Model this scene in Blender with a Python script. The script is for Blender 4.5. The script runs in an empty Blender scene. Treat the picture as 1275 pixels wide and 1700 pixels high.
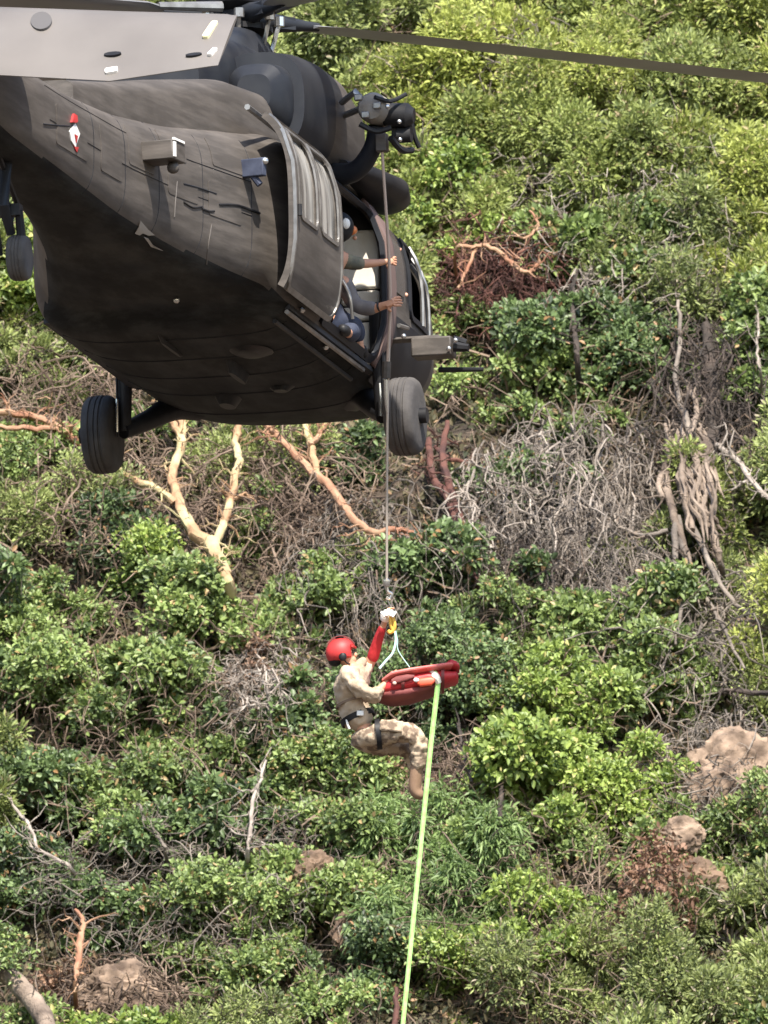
import bpy, bmesh, math, random
import numpy as np
from mathutils import Vector, Matrix, noise
R = math.radians
random.seed(7); rng = np.random.default_rng(7)
C = bpy.context.scene.collection
S = bpy.context.scene

# ------------------------------------------------------------------ camera, sky, sun
PITCH = R(14.4); FPX = 76000.0; DH = 400.0
cam_pos = Vector((0, 0, 1.7))
f_ = Vector((0, math.cos(PITCH), math.sin(PITCH))); r_ = Vector((1, 0, 0)); u_ = r_.cross(f_)
cd = bpy.data.cameras.new('camera'); cam = bpy.data.objects.new('camera', cd); C.objects.link(cam)
cam.location = cam_pos; cam.rotation_euler = (math.pi/2 + PITCH, 0, 0)
cd.sensor_fit = 'HORIZONTAL'; cd.sensor_width = 12; cd.lens = FPX/1275*12
cd.clip_start = 1; cd.clip_end = 3000
cd.dof.use_dof = True; cd.dof.focus_distance = 400; cd.dof.aperture_fstop = cd.lens/170.0
S.camera = cam
SUN_EL = R(48); SUN_AZ = R(-10)       # azimuth measured from straight behind the camera, positive = to the left
to_sun = Vector((-math.sin(SUN_AZ)*math.cos(SUN_EL), -math.cos(SUN_AZ)*math.cos(SUN_EL), math.sin(SUN_EL)))
w = bpy.data.worlds.new('World'); S.world = w; w.use_nodes = True
nt = w.node_tree; bg = nt.nodes['Background']
sky = nt.nodes.new('ShaderNodeTexSky'); sky.sky_type = 'NISHITA'; sky.sun_disc = False
sky.sun_elevation = SUN_EL; sky.sun_rotation = math.pi + SUN_AZ
nt.links.new(sky.outputs[0], bg.inputs[0]); bg.inputs[1].default_value = 0.14
sl = bpy.data.lights.new('sun', 'SUN'); sl.energy = 5.0; sl.angle = R(0.5); sl.color = (1, .93, .82)
sun = bpy.data.objects.new('sun', sl); C.objects.link(sun)
sun.rotation_euler = (-to_sun).to_track_quat('-Z', 'Y').to_euler()
S.view_settings.view_transform = 'Standard'; S.view_settings.look = 'None'
S.view_settings.gamma = 1; S.view_settings.exposure = 1.1; S.view_settings.use_curve_mapping = False

# ------------------------------------------------------------------ helpers
def at(px, py, D):
    px = float(px); py = float(py)
    return cam_pos + D*(f_ + (px-637.5)/FPX*r_ - (py-850)/FPX*u_)

def col(c): return (c[0], c[1], c[2], 1)

def mat(name, c, rough=.6, metal=0, c2=None, scale=4, bump=0, bscale=30, spec=.5, detail=6, coat=0, lo=.35, hi=.65):
    m = bpy.data.materials.new(name); m.use_nodes = True
    n = m.node_tree.nodes; L = m.node_tree.links; p = n['Principled BSDF']
    p.inputs['Base Color'].default_value = col(c); p.inputs['Roughness'].default_value = rough
    p.inputs['Metallic'].default_value = metal; p.inputs['Specular IOR Level'].default_value = spec
    p.inputs['Coat Weight'].default_value = coat
    tc = n.new('ShaderNodeTexCoord')
    if c2 is not None:
        t = n.new('ShaderNodeTexNoise'); t.inputs['Scale'].default_value = scale; t.inputs['Detail'].default_value = detail
        L.new(tc.outputs['Object'], t.inputs['Vector'])
        mr = n.new('ShaderNodeMapRange'); mr.inputs[1].default_value = lo; mr.inputs[2].default_value = hi
        L.new(t.outputs[0], mr.inputs[0])
        mx = n.new('ShaderNodeMix'); mx.data_type = 'RGBA'; mx.inputs[6].default_value = col(c); mx.inputs[7].default_value = col(c2)
        L.new(mr.outputs[0], mx.inputs[0]); L.new(mx.outputs[2], p.inputs['Base Color'])
    if bump:
        t2 = n.new('ShaderNodeTexNoise'); t2.inputs['Scale'].default_value = bscale; t2.inputs['Detail'].default_value = 8
        L.new(tc.outputs['Object'], t2.inputs['Vector'])
        b = n.new('ShaderNodeBump'); b.inputs['Strength'].default_value = bump; b.inputs['Distance'].default_value = .03
        L.new(t2.outputs[0], b.inputs['Height']); L.new(b.outputs[0], p.inputs['Normal'])
    return m

def leafmat(name, c1, c2, c3=None, rough=.5, trans=.3):
    """foliage: tint attribute (per leaf) runs c1 -> c2, a few leaves c3 (dry)"""
    m = bpy.data.materials.new(name); m.use_nodes = True
    n = m.node_tree.nodes; L = m.node_tree.links; p = n['Principled BSDF']; out = n['Material Output']
    a = n.new('ShaderNodeAttribute'); a.attribute_name = 'tint'
    cr = n.new('ShaderNodeValToRGB'); e = cr.color_ramp.elements
    e[0].position = 0; e[0].color = col(c1); e[1].position = .86; e[1].color = col(c2)
    if c3: x = e.new(.93); x.color = col(c3)
    L.new(a.outputs['Fac'], cr.inputs[0]); L.new(cr.outputs[0], p.inputs['Base Color'])
    p.inputs['Roughness'].default_value = rough; p.inputs['Specular IOR Level'].default_value = .6
    tr = n.new('ShaderNodeBsdfTranslucent'); L.new(cr.outputs[0], tr.inputs[0])
    mx = n.new('ShaderNodeMixShader'); mx.inputs[0].default_value = trans
    L.new(p.outputs[0], mx.inputs[1]); L.new(tr.outputs[0], mx.inputs[2]); L.new(mx.outputs[0], out.inputs[0])
    return m

def link(name, me, parent=None, loc=None):
    o = bpy.data.objects.new(name, me); C.objects.link(o)
    if parent is not None: o.parent = parent
    if loc is not None: o.location = loc
    return o

def obj(name, bm, m, parent=None, smooth=True, bevel=0, loc=None):
    me = bpy.data.meshes.new(name)
    bmesh.ops.recalc_face_normals(bm, faces=bm.faces[:])
    bm.to_mesh(me); bm.free()
    for mm in (m if isinstance(m, (list, tuple)) else [m]): me.materials.append(mm)
    if smooth:
        me.shade_smooth()
        try: me.set_sharp_from_angle(angle=R(38))
        except Exception: pass
    o = link(name, me, parent, loc)
    if bevel:
        b = o.modifiers.new('bevel', 'BEVEL'); b.width = bevel; b.segments = 2; b.limit_method = 'ANGLE'; b.angle_limit = R(40)
    return o

def tag(o, label=None, cat=None, group=None, kind=None):
    if label: o['label'] = label
    if cat: o['category'] = cat
    if group: o['group'] = group
    if kind: o['kind'] = kind
    return o

def empty(name, loc, label, cat, group=None):
    o = bpy.data.objects.new(name, None); C.objects.link(o); o.location = loc; o.empty_display_size = .3
    return tag(o, label, cat, group)

def add_box(bm, c, s, rot=None):
    M = Matrix.Translation(Vector(c))
    if rot: M = M @ (Matrix.Rotation(rot[2], 4, 'Z') @ Matrix.Rotation(rot[1], 4, 'Y') @ Matrix.Rotation(rot[0], 4, 'X'))
    M = M @ Matrix.Diagonal((s[0], s[1], s[2], 1))
    bmesh.ops.create_cube(bm, size=1, matrix=M)

def add_tube(bm, pts, rad, seg=6, caps=True, wob=0):
    pts = [Vector(p) for p in pts]; n = len(pts)
    if not hasattr(rad, '__len__'): rad = [rad]*n
    rings = []; up = Vector((0.31, 0.2, .93))
    for i, p in enumerate(pts):
        d = (pts[min(i+1, n-1)] - pts[max(i-1, 0)]).normalized()
        a = d.cross(up)
        if a.length < .1: a = d.cross(Vector((1, 0, 0)))
        a.normalize(); b = d.cross(a)
        rr = rad[i]
        rings.append([bm.verts.new(p + (a*math.cos(t)+b*math.sin(t))*rr*(1+(random.uniform(-wob, wob) if wob else 0)))
                      for t in [2*math.pi*k/seg for k in range(seg)]])
    for i in range(n-1):
        for k in range(seg):
            bm.faces.new((rings[i][k], rings[i][(k+1) % seg], rings[i+1][(k+1) % seg], rings[i+1][k]))
    if caps:
        bm.faces.new(rings[0][::-1]); bm.faces.new(rings[-1])

def add_lathe(bm, prof, origin, axis, seg=24):
    """prof: list of (distance along axis, radius)"""
    axis = Vector(axis).normalized(); o = Vector(origin)
    a = axis.cross(Vector((0.1, .2, .97)))
    if a.length < .2: a = axis.cross(Vector((1, 0, 0)))
    a.normalize(); b = axis.cross(a); rings = []
    for (h, r) in prof:
        rings.append([bm.verts.new(o+axis*h+(a*math.cos(2*math.pi*k/seg)+b*math.sin(2*math.pi*k/seg))*max(r, 1e-4)) for k in range(seg)])
    for i in range(len(prof)-1):
        for k in range(seg):
            bm.faces.new((rings[i][k], rings[i][(k+1) % seg], rings[i+1][(k+1) % seg], rings[i+1][k]))
    bm.faces.new(rings[0][::-1]); bm.faces.new(rings[-1])

def smoothline(pts, k=4):
    """Catmull-Rom"""
    P = [Vector(p) for p in pts]; P = [2*P[0]-P[1]] + P + [2*P[-1]-P[-2]]; out = []
    for i in range(1, len(P)-2):
        for j in range(k):
            t = j/k; a, b, c, d = P[i-1], P[i], P[i+1], P[i+2]
            out.append(.5*((2*b)+(c-a)*t+(2*a-5*b+4*c-d)*t*t+(3*b-a-3*c+d)*t*t*t))
    out.append(P[-2]); return out

def lerp_r(rs, n):
    return list(np.interp(np.linspace(0, 1, n), np.linspace(0, 1, len(rs)), rs))

# ------------------------------------------------------------------ materials
M = {}
M['soil'] = mat('hillside soil and leaf litter', (.020, .015, .011), .95, c2=(.075, .054, .037), scale=2.3, bump=.9, bscale=14)
M['rock'] = mat('tan rock', (.075, .050, .035), .95, c2=(.30, .215, .155), scale=5.5, bump=1, bscale=9)
M['rock2'] = mat('brown rock', (.06, .038, .026), .9, c2=(.19, .125, .082), scale=4.5, bump=.8, bscale=10)
M['grey_bark'] = mat('grey dead wood', (.085, .070, .060), .9, c2=(.25, .21, .175), scale=3, bump=.5, bscale=40)
M['pale_bark'] = mat('pale grey bark', (.20, .165, .14), .85, c2=(.36, .31, .265), scale=6, bump=.4, bscale=40)
M['dark_bark'] = mat('dark bark', (.028, .022, .018), .9, c2=(.075, .055, .045), scale=5, bump=.6, bscale=30)
M['madrone'] = mat('peeling tan orange bark', (.32, .19, .105), .75, c2=(.44, .37, .20), scale=2.8, bump=.3, bscale=30, lo=.42, hi=.58)
M['madrone_red'] = mat('orange red bark', (.24, .10, .055), .75, c2=(.37, .23, .14), scale=4, bump=.3, bscale=30)
M['maroon'] = mat('maroon bark', (.045, .018, .015), .85, c2=(.13, .05, .035), scale=3, bump=.6, bscale=20)
M['weathered'] = mat('weathered split trunk', (.085, .062, .048), .9, c2=(.29, .225, .175), scale=3.2, bump=.8, bscale=25)
M['twig'] = mat('brown twigs', (.085, .056, .040), .9, c2=(.24, .175, .13), scale=2)
LF = {
 'A': leafmat('broad green leaves', (.052, .088, .024), (.29, .38, .115), (.42, .30, .14)),
 'AB': leafmat('bright yellow green leaves', (.085, .14, .028), (.35, .45, .10), (.50, .46, .18)),
 'AD': leafmat('deep green leaves', (.030, .052, .022), (.18, .26, .09), (.36, .21, .10)),
 'B': leafmat('feathery green foliage', (.075, .13, .040), (.25, .35, .12), None, .55),
 'C': leafmat('olive needle foliage', (.075, .100, .032), (.35, .41, .12), (.38, .30, .17), .6),
 'CY': leafmat('yellow olive foliage', (.105, .135, .032), (.44, .49, .12), (.46, .38, .20), .6),
 'CG': leafmat('grey green fine foliage', (.080, .104, .038), (.37, .43, .145), (.38, .32, .23), .6),
 'D': leafmat('dry brown leaves', (.11, .055, .035), (.36, .22, .14), (.48, .34, .22), .7),
 'R': leafmat('dry orange leaves', (.15, .075, .045), (.34, .20, .13), (.44, .33, .23), .7),
}
TW = {'A': 'twig', 'AB': 'twig', 'AD': 'dark_bark', 'B': 'dark_bark', 'C': 'grey_bark', 'CY': 'grey_bark', 'CG': 'grey_bark', 'D': 'twig', 'R': 'twig'}

# ------------------------------------------------------------------ terrain
TAN = math.tan(R(52)); HC = at(637.5, 850, 432); KB = FPX/432
def hz(x, y):
    z = HC.z + (y-HC.y)*TAN
    if z > 230: z = 230+(z-230)*.25
    n = noise.noise(Vector((x*.22, y*.22, 3.1)))*.9 + noise.noise(Vector((x*.8, y*.8, 7.7)))*.32 + noise.noise(Vector((x*2.3, y*2.3, 1.7)))*.10
    z += n*min(1, max(0, z/6))
    return max(z, 0.0 + .25*noise.noise(Vector((x*.05, y*.05, 0)))*(1 if y < 320 and y > 6 else 0))
def axis(lo, hi, flo, fhi, fine, coarse):
    a = list(np.arange(flo, fhi, fine)); v = flo; st = fine
    while v > lo: st = min(st*1.35, coarse); v -= st; a.insert(0, v)
    v = a[-1]; st = fine
    while v < hi: st = min(st*1.35, coarse); v += st; a.append(v)
    return a
xs = axis(-420, 420, -8, 8, .25, 24); ys = axis(-120, 900, 411, 427, .22, 24)
vv = [(x, y, hz(x, y)) for y in ys for x in xs]; nx = len(xs)
ff = [(j*nx+i, j*nx+i+1, (j+1)*nx+i+1, (j+1)*nx+i) for j in range(len(ys)-1) for i in range(nx-1)]
me = bpy.data.meshes.new('hillside'); me.from_pydata(vv, [], ff); me.materials.append(M['soil']); me.shade_smooth()
tag(link('hillside', me), 'steep brush covered hillside of brown soil behind the helicopter', kind='structure')
NRM = Vector((0, -math.sin(R(52)), math.cos(R(52))))
def hit(px, py, off=0.0):
    """the place on the hillside seen at this pixel, lifted off metres out of the slope"""
    d = (at(px, py, 1)-cam_pos); t = 414.0
    while t < 462:
        p = cam_pos+d*t
        if hz(p.x, p.y) > p.z: break
        t += .12
    p = cam_pos+d*(t-.06)
    if off: p = p - d.normalized()*off*1.05
    return p

# ------------------------------------------------------------------ leaves
def leaf_mesh(name, P, D, N, Lg, W, tint, m, fold=.25, droop=0.0):
    """P base, D direction, N normal, all (n,3); folded six point leaves"""
    D = D/np.linalg.norm(D, axis=1, keepdims=True)
    Sd = np.cross(D, N); Sd /= np.linalg.norm(Sd, axis=1, keepdims=True)+1e-9
    N = np.cross(Sd, D)
    Lg = Lg[:, None]; W = W[:, None]; n = len(P)
    dr = np.array([0, 0, -1.])*droop
    v = np.stack([P,
        P+D*Lg*.33+Sd*W*.5+N*W*fold, P+D*Lg*.70+Sd*W*.40+N*W*fold+dr*Lg*.4,
        P+D*Lg+dr*Lg,
        P+D*Lg*.70-Sd*W*.40+N*W*fold+dr*Lg*.4, P+D*Lg*.33-Sd*W*.5+N*W*fold], axis=1).reshape(-1, 3)
    b = (np.arange(n)*6)[:, None]
    f = np.concatenate([b+np.array([0, 1, 2, 3]), b+np.array([0, 3, 4, 5])], axis=1).reshape(-1)
    me = bpy.data.meshes.new(name); me.vertices.add(len(v)); me.vertices.foreach_set('co', v.astype(np.float32).ravel())
    me.loops.add(len(f)); me.loops.foreach_set('vertex_index', f.astype(np.int32))
    me.polygons.add(n*2); me.polygons.foreach_set('loop_start', np.arange(0, n*8, 4, dtype=np.int32))
    me.update(calc_edges=True)
    a = me.attributes.new('tint', 'FLOAT', 'FACE'); a.data.foreach_set('value', np.repeat(tint, 2).astype(np.float32))
    me.materials.append(m); return me

def unit(n):
    v = rng.normal(size=(n, 3)); return v/np.linalg.norm(v, axis=1, keepdims=True)

OUT = np.array([0, -.72, .70])
def crown(kind, rx, ry, dens=1.0, gaps=.0):
    """leaf arrays for a crown centred on 0, half sizes rx (across), ry (up the slope view); clumps of sprigs"""
    rz = .55*(rx+ry)/2
    ncl = max(5, int(15*dens*(rx*ry)/.36))
    c = unit(ncl)*(rng.uniform(.15, 1, (ncl, 1))**.45)*np.array([rx, rz*1.25, ry*1.05])*.95
    far = rng.random(ncl) < .18; c[far] *= 1.35
    cr = rng.choice([.07, .10, .14, .18, .24, .29], ncl)*rng.uniform(.8, 1.15, ncl)*(.75+.5*min(rx, ry))
    broad = kind in ('A', 'AB', 'AD')
    pt = rng.uniform(-.1, .12); ls = rng.uniform(.75, 1.2)
    Ps, Ds, Ns, Ls, Ws, Ts = [], [], [], [], [], []
    for i in range(ncl):
        ns = int((92 if broad else 84)*dens*(cr[i]/.2)**2)+8
        o = unit(ns); o = o + OUT*.45; o /= np.linalg.norm(o, axis=1, keepdims=True)
        sq = np.array([1, .9, .72]) if broad else np.array([.9, .8, 1.15])
        pos = c[i]+o*sq*cr[i]*rng.uniform(.55, 1.3, (ns, 1))
        ct = rng.uniform(-.16, .16)
        if broad: k = 6
        elif kind == 'B': k = 9
        elif kind in ('D', 'R'): k = 6
        else: k = 11
        base = np.repeat(pos, k, axis=0); oo = np.repeat(o, k, axis=0); m = ns*k
        rd = unit(m)
        if broad:
            ax = oo*.55+np.array([0, -.15, .5]); D = rd + ax*.45; N = OUT*.75 + oo*.35 + unit(m)*.45
            L = rng.uniform(.040, .085, m); W = L*rng.uniform(.42, .60, m)
            base = base + rd*.022
        elif kind == 'B':
            D = oo*.45+rd*.8+np.array([0, 0, -.35]); N = unit(m)*.6+OUT; L = rng.uniform(.06, .12, m); W = L*rng.uniform(.13, .22, m)
            base = base + rd*.035
        elif kind in ('D', 'R'):
            D = rd+oo*.3+np.array([0, 0, -.5]); N = unit(m); L = rng.uniform(.045, .09, m); W = L*rng.uniform(.35, .6, m); base = base+rd*.04
        else:
            D = oo*.5+rd*1.0+np.array([0, -.1, .2]); N = unit(m)*.7+OUT; L = rng.uniform(.04, .085, m); W = L*rng.uniform(.2, .4, m); base = base+rd*.05
        L = L*ls; W = W*ls
        t = np.clip(rng.normal(.47+ct+pt, .17, m)+np.repeat(rng.normal(0, .17, ns), k), 0, .85); dry = rng.random(m) < (.045 if broad else .04); t[dry] = .97
        Ps.append(base); Ds.append(D); Ns.append(N); Ls.append(L); Ws.append(W); Ts.append(t)
    cat = np.concatenate
    return c, (cat(Ps), cat(Ds), cat(Ns), cat(Ls), cat(Ws), cat(Ts))

def twigline(a, b, n=6, wig=.08):
    a, b = Vector(a), Vector(b); L = (b-a).length; out = []
    off = Vector((0, 0, 0))
    for i in range(n+1):
        t = i/n
        if 0 < i: off += Vector([random.gauss(0, wig*L/n*1.6) for _ in range(3)])
        out.append(a.lerp(b, t)+off*(1 if i < n else .6))
    return out

def plant(px, py, rxp, ryp, kind, label, name='shrub', cat='shrub', group=None, dens=1.0, lift=.45):
    K = KB
    rx, ry = rxp/K, ryp/K
    rz = .5*(rx+ry)/2
    ctr = hit(px, py, rz*lift+.12)
    base = Vector((ctr.x+random.uniform(-.1, .1), ctr.y+.12, 0)); base.z = hz(base.x, base.y)-.04
    root = empty(name, base, label, cat, group)
    off = ctr-base
    c, arr = crown(kind, rx, ry, dens)
    arr = list(arr); arr[0] = arr[0]+np.array(off)
    me = leaf_mesh('foliage', *arr, LF[kind], droop=.25 if kind == 'B' else .08)
    o = link('foliage', me, root); o['kind'] = 'stuff'
    bm = bmesh.new(); tp = off*.55
    add_tube(bm, smoothline(twigline((0, 0, 0), tp, 3, .12), 2), lerp_r([.045*(rx+ry)+.01, .03*(rx+ry)+.008], 7), 7, wob=.08)
    obj('trunk', bm, M[TW[kind]], root)
    bm = bmesh.new()
    for i in range(len(c)):
        e = Vector(c[i])+off
        add_tube(bm, twigline(tp*random.uniform(.7, 1), e, 5), lerp_r([.02, .006], 6), 4, caps=False)
        for _ in range(9):
            q = e+Vector(unit(1)[0])*random.uniform(.15, .38)+Vector(OUT)*.05
            add_tube(bm, twigline(e, q, 3, .2), lerp_r([.007, .0035], 4), 3, caps=False)
    b = obj('branches', bm, M[TW[kind]], root); b['kind'] = 'stuff'
    return root
# ------------------------------------------------------------------ undergrowth that nobody could count
def undergrowth():
    n = 24000
    px = rng.uniform(-170, 1445, n); py = rng.uniform(-170, 1870, n)
    P = []; 
    for i in range(n):
        y0 = 0
        P.append(hit(px[i], py[i], 0)) if i % 6 == 0 else P.append(P[-1]+Vector((rng.uniform(-.3, .3), rng.uniform(-.2, .2), 0)))
    P = [Vector((p.x, p.y, hz(p.x, p.y)+random.uniform(.0, .16))) for p in P]
    P = np.repeat(np.array(P), 5, axis=0); m = len(P); rd = unit(m)
    P = P+rd*.05; L = rng.uniform(.05, .11, m)
    t = rng.uniform(0, 1, m)
    me = leaf_mesh('undergrowth', P, rd+OUT*.4, OUT+unit(m)*.8, L, L*rng.uniform(.3, .55, m), t, leafmat('undergrowth leaves', (.035, .045, .02), (.16, .13, .07), (.32, .21, .12), .8))
    tag(link('undergrowth', me), 'low dry undergrowth and fallen leaves covering the slope', kind='stuff')
    bm = bmesh.new()
    for i in range(4200):
        p = hit(random.uniform(-120, 1395), random.uniform(-120, 1820), random.uniform(0, .12)) if i % 4 == 0 else p+Vector((random.uniform(-.4, .4), random.uniform(-.1, .1), random.uniform(-.35, .35)))
        d = Vector((random.gauss(0, 1), -random.random(), random.gauss(0, 1))).normalized()
        q = p+d*random.uniform(.2, .6)
        add_tube(bm, twigline(p, q, 5, .5), lerp_r([random.uniform(.004, .012), .003], 6), 3, caps=False)
    tag(obj('dead_twigs', bm, M['twig']), 'tangle of thin dead brown twigs lying over the slope', kind='stuff')
undergrowth()

# ------------------------------------------------------------------ shrubs and small trees, one by one
SH = [
 # px, py, rx, ry, kind, label
 (760, 40, 90, 80, 'C', 'olive shrub in the top band straight above the far rotor blade'),
 (920, 30, 110, 90, 'CY', 'yellow olive shrub at the top edge, right of the olive shrub above the blade'),
 (1075, 55, 110, 90, 'C', 'feathery olive shrub at the top edge between two yellow ones'),
 (1215, 60, 100, 110, 'CY', 'yellow olive shrub filling the top right corner'),
 (700, 170, 90, 80, 'CY', 'yellow green shrub just right of the hoist motor'),
 (850, 190, 120, 95, 'CY', 'large yellow olive shrub directly under the far rotor blade'),
 (1010, 205, 120, 90, 'CY', 'brightest yellow olive shrub of the upper right slope'),
 (1190, 230, 115, 95, 'C', 'olive shrub at right edge below the blade tip'),
 (760, 300, 95, 85, 'C', 'mid green fine leaved shrub right of the cockpit roof'),
 (905, 320, 110, 85, 'C', 'soft olive shrub in the middle of the upper right slope'),
 (1060, 340, 115, 90, 'C', 'olive tufted shrub left of the yellow one at the right edge'),
 (1215, 370, 95, 100, 'CY', 'yellow tufted shrub at the right edge, a quarter of the way down'),
 (735, 385, 75, 70, 'AB', 'bright broad leaved shrub beside the cockpit window'),
 (985, 440, 100, 85, 'A', 'mixed green leafy shrub right of the orange branch'),
 (1120, 480, 110, 95, 'CG', 'dull grey green shrub above the dark hanging trunk'),
 (1245, 520, 70, 100, 'CY', 'narrow yellow olive shrub at the right edge above the grey branch'),
 (800, 530, 75, 65, 'A', 'small broad leaved shrub below the orange branch'),
 (935, 560, 95, 75, 'AD', 'dark leafy shrub above the dead hanging tangle'),
 (850, 650, 100, 75, 'A', 'drooping green shrub right of the right main wheel'),
 (1060, 600, 85, 60, 'AD', 'dark green shrub over the top of the weathered trunk'),
 (1235, 660, 55, 75, 'A', 'small green shrub at right edge behind the grey branch'),
 (770, 770, 50, 60, 'AD', 'small dark shrub beside the maroon bark'),
 (860, 830, 70, 60, 'AD', 'dark shrub in the hollow under the dead tangle'),
 (1215, 860, 80, 90, 'C', 'soft olive shrub right of the weathered trunk foot'),
 (1240, 980, 60, 60, 'CG', 'thin grey green shrub above the grey twigs at right edge'),
 (30, 330, 70, 90, 'A', 'green shrub at the left edge behind the tail wheel'),
 (30, 480, 85, 85, 'AB', 'bright leafy shrub at the left edge under the tail wheel'),
 (60, 610, 100, 70, 'CG', 'thin grey shrub left of the left main wheel'),
 (50, 760, 85, 55, 'A', 'green shrub below the forked orange branch at the left edge'),
 (40, 865, 80, 45, 'AB', 'low bright shrub at the left edge above the dark hollow'),
 (430, 790, 75, 60, 'CG', 'thin grey green shrub between the pale forked trunk and the leaning branch'),
 (130, 860, 95, 60, 'CG', 'sparse grey green shrub left of the pale forked trunk'),
 (560, 770, 70, 60, 'AD', 'shaded shrub behind the leaning orange branch'),
 (290, 950, 75, 45, 'AB', 'bright rounded shrub at the foot of the pale forked trunk'),
 (425, 905, 50, 60, 'A', 'upright bright shrub right of the pale forked trunk'),
 (560, 980, 95, 60, 'A', 'green shrub left of the hoist hook'),
 (740, 1000, 100, 70, 'AD', 'dense shrub right of the hoist hook'),
 (880, 1060, 90, 75, 'A', 'green shrub above the end of the red litter'),
 (1000, 1080, 105, 95, 'A', 'large green shrub below the dead hanging tangle'),
 (120, 1060, 110, 90, 'A', 'large green shrub on the left below the dark hollow'),
 (300, 1070, 110, 85, 'A', 'green shrub on the left, below the rounded bright one'),
 (480, 1060, 85, 70, 'A', 'green shrub to the left of the red helmet'),
 (60, 1200, 100, 90, 'A', 'green shrub at the left edge level with the rescuer'),
 (230, 1210, 115, 85, 'A', 'broad green shrub left of the brown twiggy gap'),
 (430, 1130, 55, 55, 'D', 'brown twiggy shrub left of the rescuer'),
 (400, 1240, 95, 70, 'AD', 'dark green shrub left of the rescuer seat'),
 (540, 1220, 75, 75, 'AD', 'deep green shrub right behind the rescuer'),
 (560, 1330, 100, 80, 'A', 'green shrub below the rescuer to the left of the green rope'),
 (770, 1190, 80, 60, 'AD', 'dark shrub under the red litter'),
 (760, 1290, 70, 45, 'D', 'dry twiggy shrub beside the rescuer boot'),
 (930, 1200, 95, 80, 'AB', 'bright yellow green shrub right of the red litter'),
 (1060, 1180, 90, 75, 'A', 'green shrub left of the rock face'),
 (900, 1330, 100, 85, 'AB', 'brightest broad leaved shrub in the middle of the lower right'),
 (1030, 1320, 85, 80, 'AB', 'bright shrub next to the rock face'),
 (1235, 1160, 60, 40, 'CG', 'small grey green shrub over the rock face'),
 (70, 1340, 100, 75, 'AD', 'dark shrub at the left edge behind the bent pale stem'),
 (210, 1370, 110, 80, 'A', 'green shrub right of the bent pale stem'),
 (370, 1400, 95, 80, 'AD', 'dark green shrub behind the thin pale sapling'),
 (60, 1480, 95, 70, 'AD', 'dark shrub at left edge above the fallen log'),
 (210, 1520, 110, 75, 'AD', 'dark green shrub right above the dusty ground'),
 (370, 1560, 110, 80, 'A', 'leafy green shrub near the bottom left'),
 (530, 1500, 95, 75, 'A', 'grey green leafy shrub below the brown gap'),
 (450, 1660, 120, 70, 'A', 'green shrub on the bottom edge left of the rope'),
 (590, 1620, 75, 75, 'AD', 'dark shrub beside the bottom of the green rope'),
 (690, 1430, 75, 85, 'B', 'feathery light green shrub behind the green rope'),
 (780, 1510, 90, 70, 'B', 'feathery light green shrub right of the rope'),
 (690, 1590, 75, 60, 'B', 'lowest feathery green shrub behind the rope'),
 (820, 1410, 85, 65, 'A', 'green shrub above the feathery shrub right of the rope'),
 (960, 1450, 100, 75, 'A', 'dense green shrub above the reddish dry bush'),
 (900, 1570, 95, 75, 'AB', 'bright green shrub left of the reddish dry bush'),
 (790, 1650, 110, 65, 'AB', 'bright green shrub on the bottom edge right of the rope'),
 (1050, 1550, 75, 75, 'R', 'reddish brown dry bush in the lower right'),
 (1110, 1400, 70, 50, 'A', 'small green shrub between the rock face and the brown boulder'),
 (1215, 1430, 85, 50, 'A', 'green shrub just under the rock face at the right edge'),
 (1215, 1540, 95, 75, 'CG', 'grey green fine shrub at the right edge of the lower slope'),
 (1010, 1650, 120, 70, 'CG', 'pale grey green shrub on the bottom edge under the dry bush'),
 (1170, 1660, 120, 75, 'CG', 'pale grey green shrub filling the bottom right corner'),
 (120, 1640, 55, 40, 'D', 'dry scrub between the log and the dusty ground'),
 (240, 760, 80, 60, 'A', 'sparse leafy shrub behind the upper limbs of the forked tan tree'),
 (190, 900, 80, 50, 'AD', 'dark shrub below the brown dead brush left of the forked tree'),
 (640, 930, 60, 50, 'CG', 'grey green shrub behind the lower cable'),
 (950, 700, 80, 45, 'A', 'leafy shrub growing over the top of the hanging vines'),
 (1100, 960, 60, 60, 'C', 'olive shrub at the foot of the weathered trunk'),
 (1160, 1310, 40, 50, 'A', 'small green shrub hugging the left side of the rock face'),
 (700, 1150, 110, 80, 'AD', 'deep green shrub behind the red litter'),
 (1140, 1090, 80, 60, 'CG', 'grey green shrub among the grey twigs on the right'),
 (620, 1440, 70, 70, 'A', 'green shrub directly left of the rope below the rescuer'),
 (330, 1300, 90, 60, 'A', 'green shrub above the thin pale sapling'),
 # hidden or outside, so that the slope goes on when seen from beside
 (560, 520, 150, 120, 'C', 'olive shrub hidden behind the helicopter door'),
 (300, 480, 160, 130, 'A', 'green shrub hidden behind the helicopter cabin'),
 (250, 200, 160, 130, 'C', 'olive shrub hidden behind the helicopter tail'),
 (560, 100, 120, 120, 'CG', 'greyish shrub behind the rotor mast'),
 (480, -90, 160, 110, 'CY', 'yellow olive shrub above the rotor'),
 (200, -90, 160, 110, 'C', 'olive shrub above the tail'),
 (1000, -100, 180, 110, 'C', 'olive shrub above the picture at the right'),
]
LV = ['above the height of the rotor', 'at the height of the tail', 'at the height of the cabin floor', 'at the height of the hanging vines', 'at the height of the rescuer', 'at the height of the rock face', 'at the height of the fallen log']
LB = ['below the fallen log', 'below the dusty boulder', 'below the fine bare twigs', 'below the dark shrub beside the rope', 'below the bright shrub right of the rope', 'below the pale shrub under the dry bush', 'below the bottom right corner']
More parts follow.
